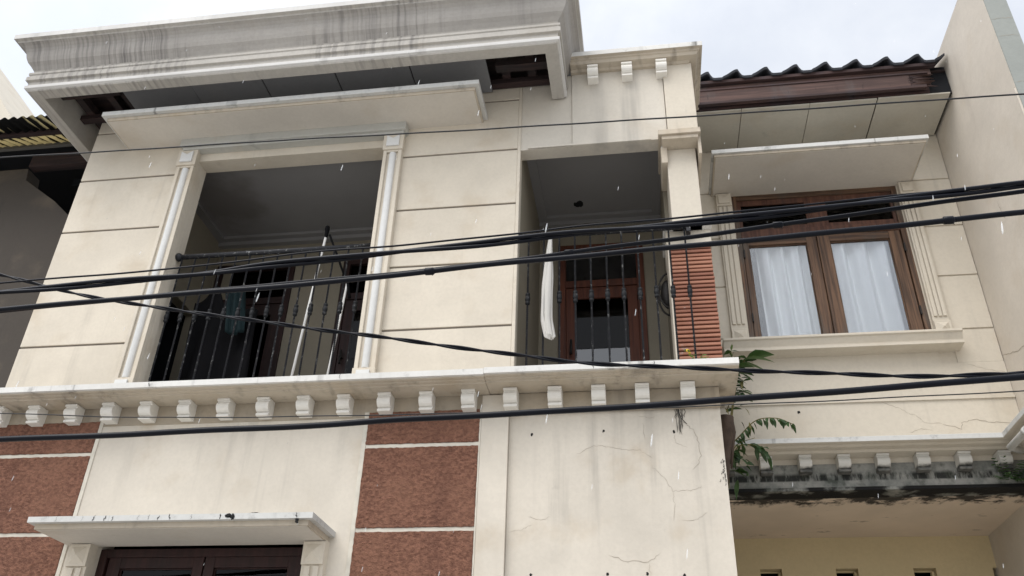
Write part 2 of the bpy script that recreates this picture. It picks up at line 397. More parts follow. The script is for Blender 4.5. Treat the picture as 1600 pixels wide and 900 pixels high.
# frieze over the first opening, under the long awning
b = B(); b.box(-3.86, -1.83, -.10, .03, 6.545, 6.625); b.box(-3.84, -1.85, -.075, .03, 6.52, 6.545)
part(b, 'frieze', 'frieze_grey', .004)
# pilasters either side of the opening
def pilaster(x0, x1):
    b = B(); b.box(x0, x1, -.03, .13, 4.17, 6.535)
    b.box(x0, x0 + .03, -.05, -.03, 4.33, 6.36); b.box(x1 - .03, x1, -.05, -.03, 4.33, 6.36); b.box(x0 + .03, x1 - .03, -.05, -.03, 6.34, 6.36)
    b.box(x0 - .008, x1 + .008, -.062, -.03, 6.36, 6.53)
    b.box(x0 - .006, x1 + .006, -.06, -.03, 4.17, 4.33)
    o = part(b, 'pilaster', 'cream_plaster', .004)
    c = (x0 + x1) / 2; b = B(); n = 10
    ring = [(c + .029 * math.cos(math.pi * i / n), -.03 - .026 * math.sin(math.pi * i / n)) for i in range(n + 1)]
    v0 = [b.bm.verts.new((x, y, 4.335)) for x, y in ring]; v1 = [b.bm.verts.new((x, y, 6.335)) for x, y in ring]
    for i in range(n): b.bm.faces.new((v0[i], v0[i + 1], v1[i + 1], v1[i])).smooth = True
    b.bm.faces.new(v1[::-1]); b.bm.faces.new(v0)
    b.box(c - .05, c + .05, -.078, -.062, 4.195, 4.305)
    # notched diamond of the capital
    b.prism_y([(c - .055, 6.39), (c + .055, 6.39), (c + .055, 6.505), (c, 6.47), (c - .055, 6.505)], -.076, -.062)
    b.build('moulding', 'bright_paint', o, bevel=.003)
pilaster(-3.866, -3.706); pilaster(-2.014, -1.856)

# ---- balcony ledge with corbels
b = B(); prof = [(-.30, 4.106), (.190, 4.106), (.192, 4.114), (.224, 4.116), (.226, 4.123), (.254, 4.124), (.256, 4.132), (.279, 4.133), (.28, 4.174), (-.30, 4.188)]
pr = [(-d, z) for d, z in prof]
for x0, x1, dz, dy in ((-4.86, -1.02, 0, 0), (-1.018, .64, .004, .006)):
    b.mi = 0; n = len(pr); q = [(x0, y - dy, z + dz) for y, z in pr] + [(x1, y - dy, z + dz) for y, z in pr]
    v = [b.bm.verts.new(p) for p in q]
    for i in range(n):
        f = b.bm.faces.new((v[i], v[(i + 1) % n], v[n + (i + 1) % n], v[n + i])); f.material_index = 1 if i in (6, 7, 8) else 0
    b.bm.faces.new(v[:n]); b.bm.faces.new(v[n:][::-1])
b.mi = 2
for x in (-4.62, -3.42, -2.02, -.30, .10): b.crack([(x, 4.172), (x + .01, 4.135)], -.2875, .006, seed=int(x * 50))
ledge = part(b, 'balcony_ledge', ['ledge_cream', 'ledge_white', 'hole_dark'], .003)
CP = [(.02, 0), (-.132, 0), (-.132, -.02), (-.112, -.023), (-.112, -.03), (-.122, -.036), (-.132, -.05), (-.134, -.066), (-.129, -.084), (-.117, -.100), (-.098, -.112), (-.078, -.117), (-.078, -.124), (-.098, -.127), (-.098, -.148), (.02, -.148)]
def corbels(x0, n, step, y, ztop, w=.094, parent=H, mat='corbel_paint'):
    b = B(); b.prism_x([(y + p * .84, ztop + q * .86) for p, q in CP], x0 - w / 2, x0 + w / 2)
    o = b.build('corbel', mat, parent, bevel=.003); rj = random.Random(int(x0 * 100))
    for i in range(1, n): clone(o, dx=i * step + rj.uniform(-.004, .004), dy=rj.uniform(-.004, .003), dz=rj.uniform(-.003, .0))
b = B(); b.box(-4.792, .523, -.006, .02, 3.965, 4.106); part(b, 'corbel_frieze', 'frieze_dirt_shade', .002)  # band behind the corbels: dirt plus painted shade under the ledge
corbels(-4.69, 18, .2945, 0, 4.107)

# ---- lower storey
b = B(); b.box(-3.87, -1.90, 0, .2, 3.165, 4.1); b.box(-1.07, -.885, -.012, .2, 0, 4.1)
b.box(-3.87, -3.66, 0, .2, 0, 3.165); b.box(-2.17, -1.90, 0, .2, 0, 3.165); b.box(-3.66, -2.17, 0, .2, 0, 1.9)
b.box(-4.79, -3.872, .01, .2, 0, 4.1); b.box(-1.898, -1.072, .01, .2, 0, 4.1)
part(b, 'lower_wall', 'cream_plaster_lower')
crA = [[(.27, 3.98), (.26, 3.89), (.3, 3.85), (.34, 3.81), (.36, 3.75), (.37, 3.64), (.35, 3.59), (.31, 3.55)], [(-.43, 3.67), (-.32, 3.73), (-.22, 3.72), (-.13, 3.7), (-.02, 3.69), (.06, 3.63)], [(.05, 3.58), (.1, 3.53), (.16, 3.45), (.18, 3.41), (.25, 3.41), (.33, 3.42), (.36, 3.44)], [(.18, 3.41), (.18, 3.33), (.17, 3.22)], [(-.24, 3.02), (-.15, 2.98), (0, 2.97), (.08, 3.03)], [(0, 2.97), (.01, 2.89)], [(.21, 3.79), (.22, 3.73), (.29, 3.7)], [(-.87, 3.17), (-.78, 3.18), (-.72, 3.21)], [(.22, 3.22), (.32, 3.23), (.38, 3.27)], [(-.74, 3.26), (-.66, 3.24), (-.6, 3.26)], [(-.02, 3.93), (.08, 3.91), (.09, 3.93)], [(.01, 3.88), (.02, 3.76)]]
b = B(); b.box(-.883, .52, .03, 1.0, 0, 4.1); b.box(.50, .522, 1.0, 1.2, 0, 4.1)
b.mi = 1
for i, l in enumerate(crA): b.crack(l, .0285, .0034 if i in (0, 4) else .0024, seed=i)
b.mi = 2
for i, (x, z) in enumerate([(-.73, 3.82), (-.25, 3.83), (.21, 3.81), (-.72, 2.9), (-.25, 2.9), (-.01, 2.9), (.21, 2.89)]):
    b.blob((x, .03, z), (.0075, .005, .010), 2, .4, i)
# the black run below the cracked ledge
rnd = random.Random(4)
b.mi = 3
for i in range(12): x = .255 + rnd.gauss(0, .02); b.crack([(x, 4.09), (x + rnd.uniform(-.01, .01), 3.98), (x + rnd.uniform(-.012, .012), rnd.uniform(3.78, 3.92))], .0275 - i * .0002, .007, seed=40 + i)
b.mi = 2; b.crack([(.255, 4.09), (.25, 3.98), (.262, 3.9)], .0245, .008, seed=60); b.crack([(.262, 3.9), (.30, 3.86)], .0245, .006, seed=61); b.crack([(.262, 3.9), (.275, 3.93)], .0245, .006, seed=62)
for i in range(16): z = rnd.uniform(3.45, 3.62); x = .515 - abs(rnd.gauss(0, .012)); b.crack([(x, z), (x - .006, z - .02)], .0265, .005, seed=70 + i)
part(b, 'parapet_wall', ['cream_plaster_lower', 'crack_dark', 'mould_black', 'stain_run'])
# rough red panels with pale joints and borders
def rough_panel(x0, x1, z0, z1, seed):
    rnd = random.Random(seed); b = B(); nx = max(6, int((x1 - x0) / .02)); top = []; bot = []
    for i in range(nx + 1):
        x = x0 + (x1 - x0) * i / nx
        top.append((x, z1 + rnd.uniform(-.003, .002))); bot.append((x, z0 + rnd.uniform(-.002, .003)))
    side = lambda x, a, c: [(x + rnd.uniform(-.003, .003), a + (c - a) * k / 24) for k in range(1, 24)]
    poly = bot + side(x1, z0, z1) + top[::-1] + side(x0, z1, z0)
    b.prism_y(poly, -.012, .02); part(b, 'rough_panel', 'rough_red', .004)
for i, (z0, z1) in enumerate([(3.765, 4.0), (3.193, 3.739), (2.615, 3.167), (2.05, 2.585)]):
    rough_panel(-1.868, -1.085, z0, z1, i); rough_panel(-4.785, -3.90, z0, z1, i + 10)
b = B()
for x0, x1 in ((-1.90, -1.868), (-1.085, -1.072), (-3.90, -3.87)): b.box(x0, x1, -.008, .0115, 0, 4.005)
for z in (3.752, 3.18, 2.60):
    b.box(-1.868, -1.085, -.004, .0115, z - .016, z + .016); b.box(-4.787, -3.90, -.004, .0115, z - .016, z + .016)
part(b, 'panel_joints', 'mortar_white', .003)

# ---- lower window under its awning
def awning(x0, x1, yf, yb, zt, zf, zu, name='window_awning', inset=.036, extra=None):
    b = B(); b.mi = 0; b.box(x0, x1, yf, yb, zf, zt); b.mi = 3; b.box(x0 + inset, x1 - inset, yf + inset, yb, zu, zf); b.mi = 1
    b.box(x0 + inset + .012, x1 - inset - .012, yf + inset + .012, yb, zu - .004, zu)
    if extra: extra(b)
    return part(b, name, ['awning_white', 'soffit_paint', 'mould_black', 'ledge_cream'], .003)
def chip(b):
    b.mi = 2; b.blob((-2.545, -.43, 3.158), (.016, .006, .012), 3, .5, 5); b.blob((-2.515, -.43, 3.152), (.013, .006, .016), 3, .5, 15); b.blob((-2.10, -.42, 3.125), (.010, .008, .016), 3, .5, 6)
    b.blob((-2.38, -.40, 3.174), (.04, .02, .005), 3, .5, 8); b.blob((-3.0, -.31, 3.11), (.014, .012, .006), 2, .3, 9)
    for i, x in enumerate((-3.7, -3.52, -3.44, -3.36, -3.31, -3.14, -3.07, -3.0, -2.93, -2.78, -2.60, -2.11)):
        b.crack([(x, 3.171), (x + random.uniform(-.012, .012), 3.138)], -.4318, random.choice((.0025, .0035, .008)), seed=i)
awning(-3.90, -2.0, -.43, 0.01, 3.172, 3.136, 3.102, extra=chip)
def window(x0, x1, z0, z1, y, name, panes, glass, wood_, railm, fw=.055, room=True):
    """outer frame, sashes round each pane, a pane each"""
    b = B(); b.box(x0, x0 + fw, y, y + .09, z0, z1); b.box(x1 - fw, x1, y, y + .09, z0, z1)
    b.mi = 1; b.box(x0 + fw, x1 - fw, y, y + .09, z1 - fw, z1); b.box(x0 + fw, x1 - fw, y, y + .09, z0, z0 + fw * .6)
    f = part(b, name, [wood_, railm], .003)
    for (a, c, d, e, sw) in panes:                # clear opening and sash width
        b = B(); b.box(a - sw[0], a, y + .012, y + .06, d - sw[2], e + sw[3]); b.box(c, c + sw[1], y + .012, y + .06, d - sw[2], e + sw[3])
        b.mi = 1; b.box(a, c, y + .013, y + .059, e, e + sw[3]); b.box(a, c, y + .013, y + .059, d - sw[2], d)
        b.box(a, c, y + .03, y + .052, e - .008, e); b.box(a, c, y + .03, y + .052, d, d + .008)
        b.mi = 0; b.box(a, a + .008, y + .03, y + .052, d, e); b.box(c - .008, c, y + .03, y + .052, d, e)
        b.build('sash', [wood_, railm], f, bevel=.003)
        B().box(a + .001, c - .001, y + .038, y + .043, d + .001, e - .001).build('pane', glass, f)
    return f
window(-3.66, -2.17, 1.9, 3.094, .06, 'window', [(-3.50, -2.98, 2.05, 2.97, (.09, .07, .09, .07)), (-2.83, -2.32, 2.05, 2.97, (.07, .09, .09, .07))], 'black_glass', 'wood_dark', 'wood_dark')
def fluted(x0, x1, y, z0, z1, m='cream_plaster', fl=3, cap=True):
    b = B(); w = x1 - x0; b.box(x0, x1, y, y + .08, z0, z1)
    step = w / (2 * fl + 1)
    for i in range(fl): b.box(x0 + step * (2 * i + 1) - .004, x0 + step * (2 * i + 2) + .004, y - .014, y, z0 + w + .05, z1 - w - .02)
    def pyr(za, zb, inv):
        xa, xb = x0 + w * .14, x1 - w * .14; c = ((xa + xb) / 2, y - .045, (za + zb) / 2)
        b.box(x0, x1, y - .018, y, za - .018, zb + .018)
        p = [(xa, y - .018, za), (xb, y - .018, za), (xb, y - .018, zb), (xa, y - .018, zb)]
        if inv: p[2] = (xb, y - .034, zb - .01); p[3] = (xa, y - .034, zb - .01); c = (c[0], y - .026, zb - .03)
        b.faces(p + [c], [(0, 1, 4), (1, 2, 4), (2, 3, 4), (3, 0, 4)])
    pyr(z0 + .022, z0 + w * .9, False)
    if cap:
        xa, xb, za, zb = x0 + w * .14, x1 - w * .14, z1 - w * .95, z1 - .03
        b.box(x0, x1, y - .018, y, za - .018, zb + .018)
        b.prism_y([(xa, za), (xb, za), (xb, zb), ((xa + xb) / 2, zb - .04), (xa, zb)], y - .036, y - .018)
    else: pyr(z1 - w * .95, z1 - .03, False)
    return part(b, 'pilaster', m, .002)
fluted(-3.80, -3.655, -.06, 1.9, 3.105, 'cream_plaster', 2, False); fluted(-2.175, -2.03, -.06, 1.9, 3.105, 'cream_plaster', 2, False)
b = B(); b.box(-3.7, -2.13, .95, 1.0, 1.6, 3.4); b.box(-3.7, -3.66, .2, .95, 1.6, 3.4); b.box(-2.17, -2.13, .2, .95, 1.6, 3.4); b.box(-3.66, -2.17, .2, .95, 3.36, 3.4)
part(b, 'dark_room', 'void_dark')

# ---- long awning over the first balcony
awning(-4.44, -1.15, -.43, .01, 6.70, 6.656, 6.626)

# ---- eave cornice with mitred returns
Zb = 6.825
ep = [(-.10, Zb), (0, Zb), (.004, Zb + .012), (.024, Zb + .02), (.026, Zb + .05), (.012, Zb + .056), (.012, Zb + .10), (.034, Zb + .106), (.034, Zb + .15), (.022, Zb + .155), (.022, Zb + .172), (.03, Zb + .176), (.03, Zb + .20), (.0, Zb + .215),
      (.012, Zb + .235), (.035, Zb + .27), (.06, Zb + .30), (.075, Zb + .335), (.082, Zb + .365), (.088, Zb + .395), (.10, Zb + .42), (.122, Zb + .442), (.15, Zb + .455), (.15, Zb + .472), (.178, Zb + .478), (.18, Zb + .53), (-.12, Zb + .535)]
em = [1 if i in (2, 3, 24, 25) else 2 if 14 <= i <= 21 else 0 for i in range(len(ep))]
b = B(); b.sweep([(-5.07, 2.2), (-5.07, -.62), (-.5, -.62), (-.5, -.004)], ep, em)
eave = part(b, 'eave_cornice', ['eave_paint', 'eave_white', 'eave_cyma'], .003)
b = B(); b.box(-5.06, -.44, -.56, 2.2, Zb + .50, Zb + .56)
part(b, 'roof_slab', 'ceiling_board')
b = B()
for i, x in enumerate((-4.36, -3.71, -3.06, -2.41, -1.76)):
    b.box(x + .005, x + .645, -.515, -.02, 6.955 + (.012 if i == 0 else 0), 6.97 + (.012 if i == 0 else 0))
part(b, 'soffit_boards', 'ceiling_board', .002)
b = B()
for x in (-4.9, -4.6, -4.45, -1.02, -.8): b.box(x, x + .07, -.5, 1.2, 7.04, 7.12)
b.box(-4.96, -.56, -.08, -.01, 6.99, 7.04); b.box(-4.97, -4.4, -.40, -.34, 6.98, 7.04); b.box(-1.05, -.56, -.30, -.22, 6.97, 7.05)
part(b, 'rafters', 'beam_dark')
B_ = B(); B_.box(-5.0, -.53, -.5, 1.3, 7.20, 7.215); part(B_, 'roof_boarding', 'beam_dark')

# ---- block over the second balcony
b = B(); b.box(-.868, -.437, .012, .14, 6.30, 7.1); b.box(-.433, .33, 0, .14, 6.30, 7.2); b.box(-.437, -.433, .016, .14, 6.3, 7.1)
b.box(.33, .40, .06, .5, 6.34, 7.2)
b.box(-.80, .20, -.006, .003, 6.302, 6.318)
part(b, 'header_wall', 'header_plaster')
b = B(); b.box(.335, .575, -.02, 1.2, 6.325, 7.1); part(b, 'upper_pier', 'cream_wing', .005)
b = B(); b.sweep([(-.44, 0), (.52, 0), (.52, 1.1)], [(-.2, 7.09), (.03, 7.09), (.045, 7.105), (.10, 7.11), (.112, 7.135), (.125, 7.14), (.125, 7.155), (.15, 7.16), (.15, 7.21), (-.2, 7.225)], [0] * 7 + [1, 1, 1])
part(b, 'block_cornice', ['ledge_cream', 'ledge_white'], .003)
corbels(-.25, 3, .288, 0, 7.088, .09)
b = B(); b.box(.255, .585, -.085, .42, 6.275, 6.325); b.box(.28, .565, -.065, .42, 6.24, 6.275); b.box(.27, .32, .03, .40, 6.08, 6.24)
b.box(.56, .585, -.03, .42, 6.1, 6.275)
part(b, 'pier_cap', ['ledge_cream'], .004)
b = B(); b.box(.315, .545, .07, .45, 5.50, 6.24); b.box(.262, .60, .155, .5, 5.345, 5.50)
part(b, 'pier', 'cream_wing', .005)
b = B(); b.box(.245, .61, .10, .52, 5.50, 5.535); part(b, 'pier_cap', 'ledge_white', .003)
b = B(); z = 4.40; i = 0
while z < 5.38:
    b.box(.282 + random.uniform(-.002, .002), .592 + random.uniform(-.003, .003), .162 + random.uniform(-.003, .003), .2, z + .006, z + .0275); z += .0345
b.mi = 1; b.box(.286, .588, .186, .5, 4.37, 5.41)
part(b, 'ribbed_tile_cladding', ['terracotta', 'hole_dark'], .004)
b = B(); b.box(.268, .281, .165, .5, 4.17, 5.345); b.box(.262, .60, .15, .5, 4.17, 4.392)
part(b, 'pier_trim', 'cream_wing', .003)

# ---- loggia interiors
ZC = 6.56
b = B()
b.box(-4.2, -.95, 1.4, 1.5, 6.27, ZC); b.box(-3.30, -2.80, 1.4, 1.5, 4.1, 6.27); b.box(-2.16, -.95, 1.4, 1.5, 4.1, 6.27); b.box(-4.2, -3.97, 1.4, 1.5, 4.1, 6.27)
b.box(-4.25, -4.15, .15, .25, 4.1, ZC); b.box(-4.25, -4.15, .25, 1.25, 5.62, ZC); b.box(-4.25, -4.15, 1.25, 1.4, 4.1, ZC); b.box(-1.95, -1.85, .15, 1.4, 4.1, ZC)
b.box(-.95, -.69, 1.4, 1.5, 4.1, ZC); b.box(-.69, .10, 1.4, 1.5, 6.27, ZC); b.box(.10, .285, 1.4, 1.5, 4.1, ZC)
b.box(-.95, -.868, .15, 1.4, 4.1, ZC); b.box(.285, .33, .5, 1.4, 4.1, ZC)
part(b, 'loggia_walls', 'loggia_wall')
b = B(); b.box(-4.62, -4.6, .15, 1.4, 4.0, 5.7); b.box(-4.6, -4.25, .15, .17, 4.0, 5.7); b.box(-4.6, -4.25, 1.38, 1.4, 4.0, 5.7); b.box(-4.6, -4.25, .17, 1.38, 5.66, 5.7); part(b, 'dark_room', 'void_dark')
b = B(); b.box(-4.25, .33, .16, 1.5, ZC, ZC + .05)
for x0, x1 in ((-4.15, -1.95), (-.868, .285)):
    b.box(x0, x1, 1.28, 1.4, ZC - .03, ZC); b.box(x0, x1, 1.34, 1.4, ZC - .07, ZC - .03); b.box(x0, x0 + .08, .16, 1.28, ZC - .03, ZC); b.box(x1 - .08, x1, .16, 1.28, ZC - .03, ZC)
b.mi = 1
def hole(c, r, seed, n=18):
    rnd = random.Random(seed); p = [(c[0] + r[0] * math.cos(2 * math.pi * i / n) * rnd.uniform(.6, 1.2), c[1] + r[1] * math.sin(2 * math.pi * i / n) * rnd.uniform(.6, 1.2)) for i in range(n)]
    v = [b.bm.verts.new((x, y, ZC - .002)) for x, y in p] + [b.bm.verts.new((x * 1.0, y, ZC + .03)) for x, y in p]
    for i in range(n): b.bm.faces.new((v[i], v[(i + 1) % n], v[n + (i + 1) % n], v[n + i])).material_index = 1
    b.bm.faces.new(v[:n][::-1]).material_index = 1
hole((-.47, 1.13), (.052, .05), 3)
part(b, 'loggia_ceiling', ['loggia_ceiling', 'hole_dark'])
b = B(); b.box(-4.2, .5, .15, 1.5, 4.0, 4.1); part(b, 'balcony_floor', 'gutter_grey')
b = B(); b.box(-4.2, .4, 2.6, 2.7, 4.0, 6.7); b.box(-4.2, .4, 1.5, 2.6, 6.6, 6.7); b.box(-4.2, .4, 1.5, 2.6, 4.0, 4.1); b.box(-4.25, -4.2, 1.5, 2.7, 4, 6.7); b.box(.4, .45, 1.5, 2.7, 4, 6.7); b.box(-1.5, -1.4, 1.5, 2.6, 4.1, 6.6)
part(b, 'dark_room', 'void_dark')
def door(x0, x1, z1, y, transom=True, mat='wood_door', glass='dark_glass'):
    b = B(); b.box(x0, x0 + .07, y, y + .08, 4.1, z1); b.box(x1 - .07, x1, y, y + .08, 4.1, z1); b.box(x0 + .07, x1 - .07, y, y + .08, z1 - .07, z1)
    zt = z1 - .47
    b.box(x0 + .07, x1 - .07, y, y + .08, zt, zt + .07)
    f = part(b, 'door', mat, .003)
    B().box(x0 + .071, x1 - .071, y + .04, y + .046, zt + .071, z1 - .071).build('pane', glass, f)
    b = B(); a, c = x0 + .072, x1 - .072
    b.box(a, a + .09, y + .012, y + .055, 4.11, zt - .004); b.box(c - .09, c, y + .012, y + .055, 4.11, zt - .004)
    b.box(a + .09, c - .09, y + .012, y + .055, zt - .12, zt - .004); b.box(a + .09, c - .09, y + .012, y + .055, 4.11, 4.24)
    b.build('leaf', mat, f, bevel=.003)
    B().box(a + .091, c - .091, y + .03, y + .036, 5.175, zt - .121).build('pane', 'black_glass', f)  # glass split in two: dull upper pane fixes where the bright reflection stops
    B().box(a + .091, c - .091, y + .03, y + .036, 4.241, 5.17).build('pane', glass, f)
    B().tube([(a + .045, y - .03, 5.1), (a + .045, y - .03, 5.24)], .011).tube([(a + .045, y - .03, 5.17), (a + .045, y + .012, 5.17)], .008).build('handle', 'hinge_iron', f)
door(-.69, .10, 6.27, 1.38); door(-4.12, -3.30, 6.27, 1.38, mat='wood_dark', glass='black_glass'); door(-2.80, -2.16, 6.27, 1.38, mat='wood_dark', glass='black_glass')

# ---- iron railings
def railing(x0, n, step, y, xa, xb, ball):
    r = part(B().tube([(xa, y, 5.478), (xb, y, 5.478)], .021, 12), 'balcony_railing', 'wrought_iron')
    if ball:
        b = B(); b.blob((xa + .01, y, 5.478), (.034, .036, .036), 3, 0); b.build('finial', 'wrought_iron', r)
    else:
        b = B(); b.box(xb - .012, xb + .02, y - .03, y + .05, 5.42, 5.50); b.build('bracket', 'wrought_iron', r, bevel=.003)
    b = B(); b.twist_bar(x0, y, 4.955, 5.465, .0082, 9, 90); b.twist_bar(x0, y, 4.15, 4.866, .0082, 11, 110)
    b.mi = 1
    b.lathe([(.008, 0), (.016, .003), (.0175, .012), (.016, .021), (.012, .025), (.0165, .029), (.0195, .042), (.0195, .056), (.0165, .069), (.012, .073), (.016, .077), (.0175, .086), (.016, .095), (.008, .098)], (x0, y, 4.862))
    o = b.build('baluster', ['wrought_iron', 'iron_knot'], r)
    for i in range(1, n): clone(o, dx=i * step, dz=random.uniform(-.006, .006))
    return r
railing(-3.655, 14, .1184, .07, -3.70, -2.016, True)
railing(-.785, 11, .1185, .075, -.862, .425, False)

# ================================================================== right wing of the same house
W = 1.2
b = B(); ZW = [5.10, 5.61, 6.12, 6.63]
courses(b, .5, .80, W, .03, 4.80, 7.14, ZW, .014); part(b, 'wing_courses', 'cream_wing', .003)
b = B(); courses(b, 2.51, 2.848, W, .03, 4.80, 7.14, ZW, .014)
part(b, 'wing_courses', 'cream_wing', .003)
b = B(); b.box(.5, .935, W + .012, W + .16, 4.80, 7.2); b.box(2.385, 2.85, W + .012, W + .16, 4.80, 7.2); b.box(.935, 2.385, W + .012, W + .16, 6.60, 7.2)
b.box(.5, 2.85, W, W + .16, 3.985, 4.80); b.box(.5, 2.85, W - .014, W, 4.485, 4.505); b.box(.935, 2.385, W + .001, W + .16, 4.80, 5.02)
b.mi = 1
crB = [(1.88, 4.48), (1.99, 4.43), (2.04, 4.39), (2.1, 4.36), (2.16, 4.3), (2.28, 4.29), (2.41, 4.24), (2.42, 4.29), (2.51, 4.32), (2.61, 4.29), (2.68, 4.29), (2.81, 4.28)]
b.crack(crB[:6], W - .0015, .0025, seed=3); b.crack(crB[5:], W - .002, .0045, seed=4); b.crack([(2.03, 4.22), (2.12, 4.25), (2.2, 4.24)], W - .0015, .003, seed=6)
b.crack([(2.57, 4.78), (2.69, 4.74), (2.84, 4.70)], W - .0015, .0035, seed=5)
b.mi = 2; b.blob((1.235, W, 4.42), (.011, .006, .012), 2, .3, 1)
part(b, 'wing_wall', ['cream_wing', 'crack_dark', 'mould_black'])
fluted(.79, .925, W - .03, 5.03, 6.60, 'cream_wing'); fluted(2.393, 2.52, W - .03, 5.03, 6.60, 'cream_wing')
sw = (.085, .085, .055, .075)
win = window(.93, 2.39, 5.02, 6.60, W + .02, 'window', [(1.035, 1.535, 5.085, 6.05, (.05, .088, .06, .075)), (1.735, 2.235, 5.085, 6.05, (.088, .095, .06, .075))], 'window_glass', 'wood_window', 'wood_rail', .05)
b = B(); b.box(.981, 2.339, W + .024, W + .10, 6.126, 6.21); b.box(1.6235, 1.7265, W + .03, W + .09, 6.211, 6.549)
b.build('transom', ['wood_window_red'], win, bevel=.003)
for a, c in ((1.012, 1.575), (1.757, 2.31)):
    b = B(); b.box(a - .03, a, W + .034, W + .07, 6.212, 6.548); b.box(c, c + (.048 if a < 1.5 else .028), W + .034, W + .07, 6.212, 6.548); b.box(a, c, W + .034, W + .07, 6.495, 6.548); b.box(a, c, W + .034, W + .07, 6.212, 6.25)
    b.build('sash', 'wood_window_red', win, bevel=.003)
    B().box(a + .001, c - .001, W + .05, W + .055, 6.251, 6.494).build('pane', 'black_glass', win)
b = B(); b.box(1.6245, 1.646, W + .005, W + .03, 5.07, 6.11); b.build('meeting_strip', 'wood_window', win, bevel=.003)
for x, z in ((.985, 5.30), (.985, 5.95), (2.335, 5.30), (2.335, 5.93)): B().box(x - .006, x + .006, W + .005, W + .03, z - .04, z + .04).build('hinge', 'hinge_iron', win)
b = B(); b.prism_x([(W + .02, 5.02), (W - .17, 5.02), (W - .17, 5.0), (W - .155, 4.992), (W - .13, 4.945), (W - .128, 4.93), (W - .145, 4.928), (W - .145, 4.905), (W + .02, 4.90)], .70, 2.545)
part(b, 'window_sill', 'cream_wing', .003)
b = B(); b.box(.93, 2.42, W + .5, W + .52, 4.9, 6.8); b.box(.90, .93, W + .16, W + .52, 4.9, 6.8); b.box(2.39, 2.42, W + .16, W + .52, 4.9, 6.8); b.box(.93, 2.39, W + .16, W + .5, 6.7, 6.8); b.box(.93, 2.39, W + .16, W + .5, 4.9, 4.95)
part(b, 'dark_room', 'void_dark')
awning(.735, 2.535, .615, W + .01, 6.665, 6.625, 6.60, inset=.02)
# tiled eave
b = B(); b.box(.58, 2.70, .60, .625, 7.335, 7.405); b.box(.58, 2.50, .575, .60, 7.185, 7.33)
rnd = random.Random(5)
for i in range(9): z = 7.19 + i * .0155; b.prism_y([(2.49, z), (2.50 + rnd.uniform(.02, .22), z + .006), (2.49, z + .015)], .58, .596)
part(b, 'fascia_board', 'fascia_wood', .003)
b = B(); b.box(2.58, 2.848, .6605, .68, 7.155, 7.47); part(b, 'gap_shade_panel', 'void_dark')  # black sheet standing in for the shade inside the open eave end
b = B(); b.box(.58, 2.66, .63, .66, 7.15, 7.40); b.box(.58, 2.66, .566, .60, 7.327, 7.345); b.box(.58, 2.74, .558, .60, 7.405, 7.44); b.box(.58, 2.62, .562, .60, 7.158, 7.188)
rnd = random.Random(9)
for i in range(12):                          # rotten splintered end of the board
    z = 7.19 + rnd.uniform(0, .15); x = 2.5 + rnd.uniform(-.02, .03); L_ = rnd.uniform(.08, .28)
    b.faces([(x, .572, z), (x, .572, z + .014), (x + L_, .60, z + rnd.uniform(-.01, .012)), (x, .60, z + .007)], [(0, 1, 2), (1, 3, 2), (0, 2, 3)])
part(b, 'batten', 'batten_wood', .002)
b = B()
nx = 9; pitch = .262
xs = []; x = .52
prof = []
for i in range(int((2.845 - .52) / pitch * 16) + 1):
    x = .52 + i * pitch / 16; t = ((x - 1.04) / pitch) % 1.0
    u = t if t < .5 else t - 1; z = .088 * math.exp(-(abs(u) / (.36 if u < 0 else .085)) ** 1.9) - .025
    prof.append((x, z))
for r_ in range(9):
    y0 = .53 + r_ * .32; z0 = 7.468 + r_ * .16
    a = [b.bm.verts.new((x, y0, z0 + z)) for x, z in prof]; c = [b.bm.verts.new((x, y0 + .36, z0 + .16 + z)) for x, z in prof]
    d = [b.bm.verts.new((x, y0 + .004, z0 - .024 + z * .96)) for x, z in prof]; e = [b.bm.verts.new((x, y0 + .36, z0 + .16 - .024 + z)) for x, z in prof]
    for i in range(len(prof) - 1):
        b.bm.faces.new((a[i], a[i + 1], c[i + 1], c[i])).smooth = True; b.bm.faces.new((d[i], d[i + 1], a[i + 1], a[i])); b.bm.faces.new((e[i], e[i + 1], d[i + 1], d[i])).smooth = True
part(b, 'roof_tiles', 'tile_dark')
b = B(); b.box(.58, 2.84, .64, 3.4, 7.40, 7.42); part(b, 'roof_boarding', 'beam_dark')
b = B(); e = [.58, 1.045, 1.64, 2.22, 2.825]
for i, (x0, x1) in enumerate(zip(e, e[1:])): b.box(x0 + .0025, x1 - (.009 if i == 2 else .0025), .635, 1.185, 7.125 + (.004 if i == 3 else 0), 7.14 + (.004 if i == 3 else 0))
part(b, 'soffit_boards', 'soffit_board', .002)
b = B(); b.box(.58, 2.84, .685, 1.195, 7.15, 7.165); part(b, 'soffit_backing', 'void_dark')
# lower cornice turning along the side wall
b = B(); b.sweep([(.53, W), (2.85, W), (2.85, -.27)], [(-.05, 4.028), (.13, 4.028), (.15, 4.04), (.21, 4.042), (.235, 4.052), (.25, 4.052), (.28, 4.056), (.28, 4.095), (-.05, 4.115)], [0] * 6 + [1, 1, 0])
part(b, 'wing_cornice', ['cream_wing', 'awning_white'], .003)
corbels(.64, 8, .2835, W, 4.027, .092, mat='corbel_moss')
b = B(); b.box(.52, 2.85, W - .012, W + .16, 3.80, 3.984); b.box(.52, 2.85, W - .03, W + .16, 3.772, 3.80)
rnd = random.Random(12); x = .55
part(b, 'mossy_beam', 'mossy_concrete', .004)
b = B(); b.box(.52, 3.6, W + .0, 2.46, 3.775, 3.80); part(b, 'porch_soffit', 'canopy_soffit')
vx = [(.945, 1.125), (1.57, 1.75), (2.195, 2.375), (2.82, 3.0)]
b = B(); b.box(.3, 3.6, 2.44, 2.56, 3.512, 3.775); xx = .3
for a, c in vx: b.box(xx, a, 2.44, 2.56, 3.16, 3.512); xx = c
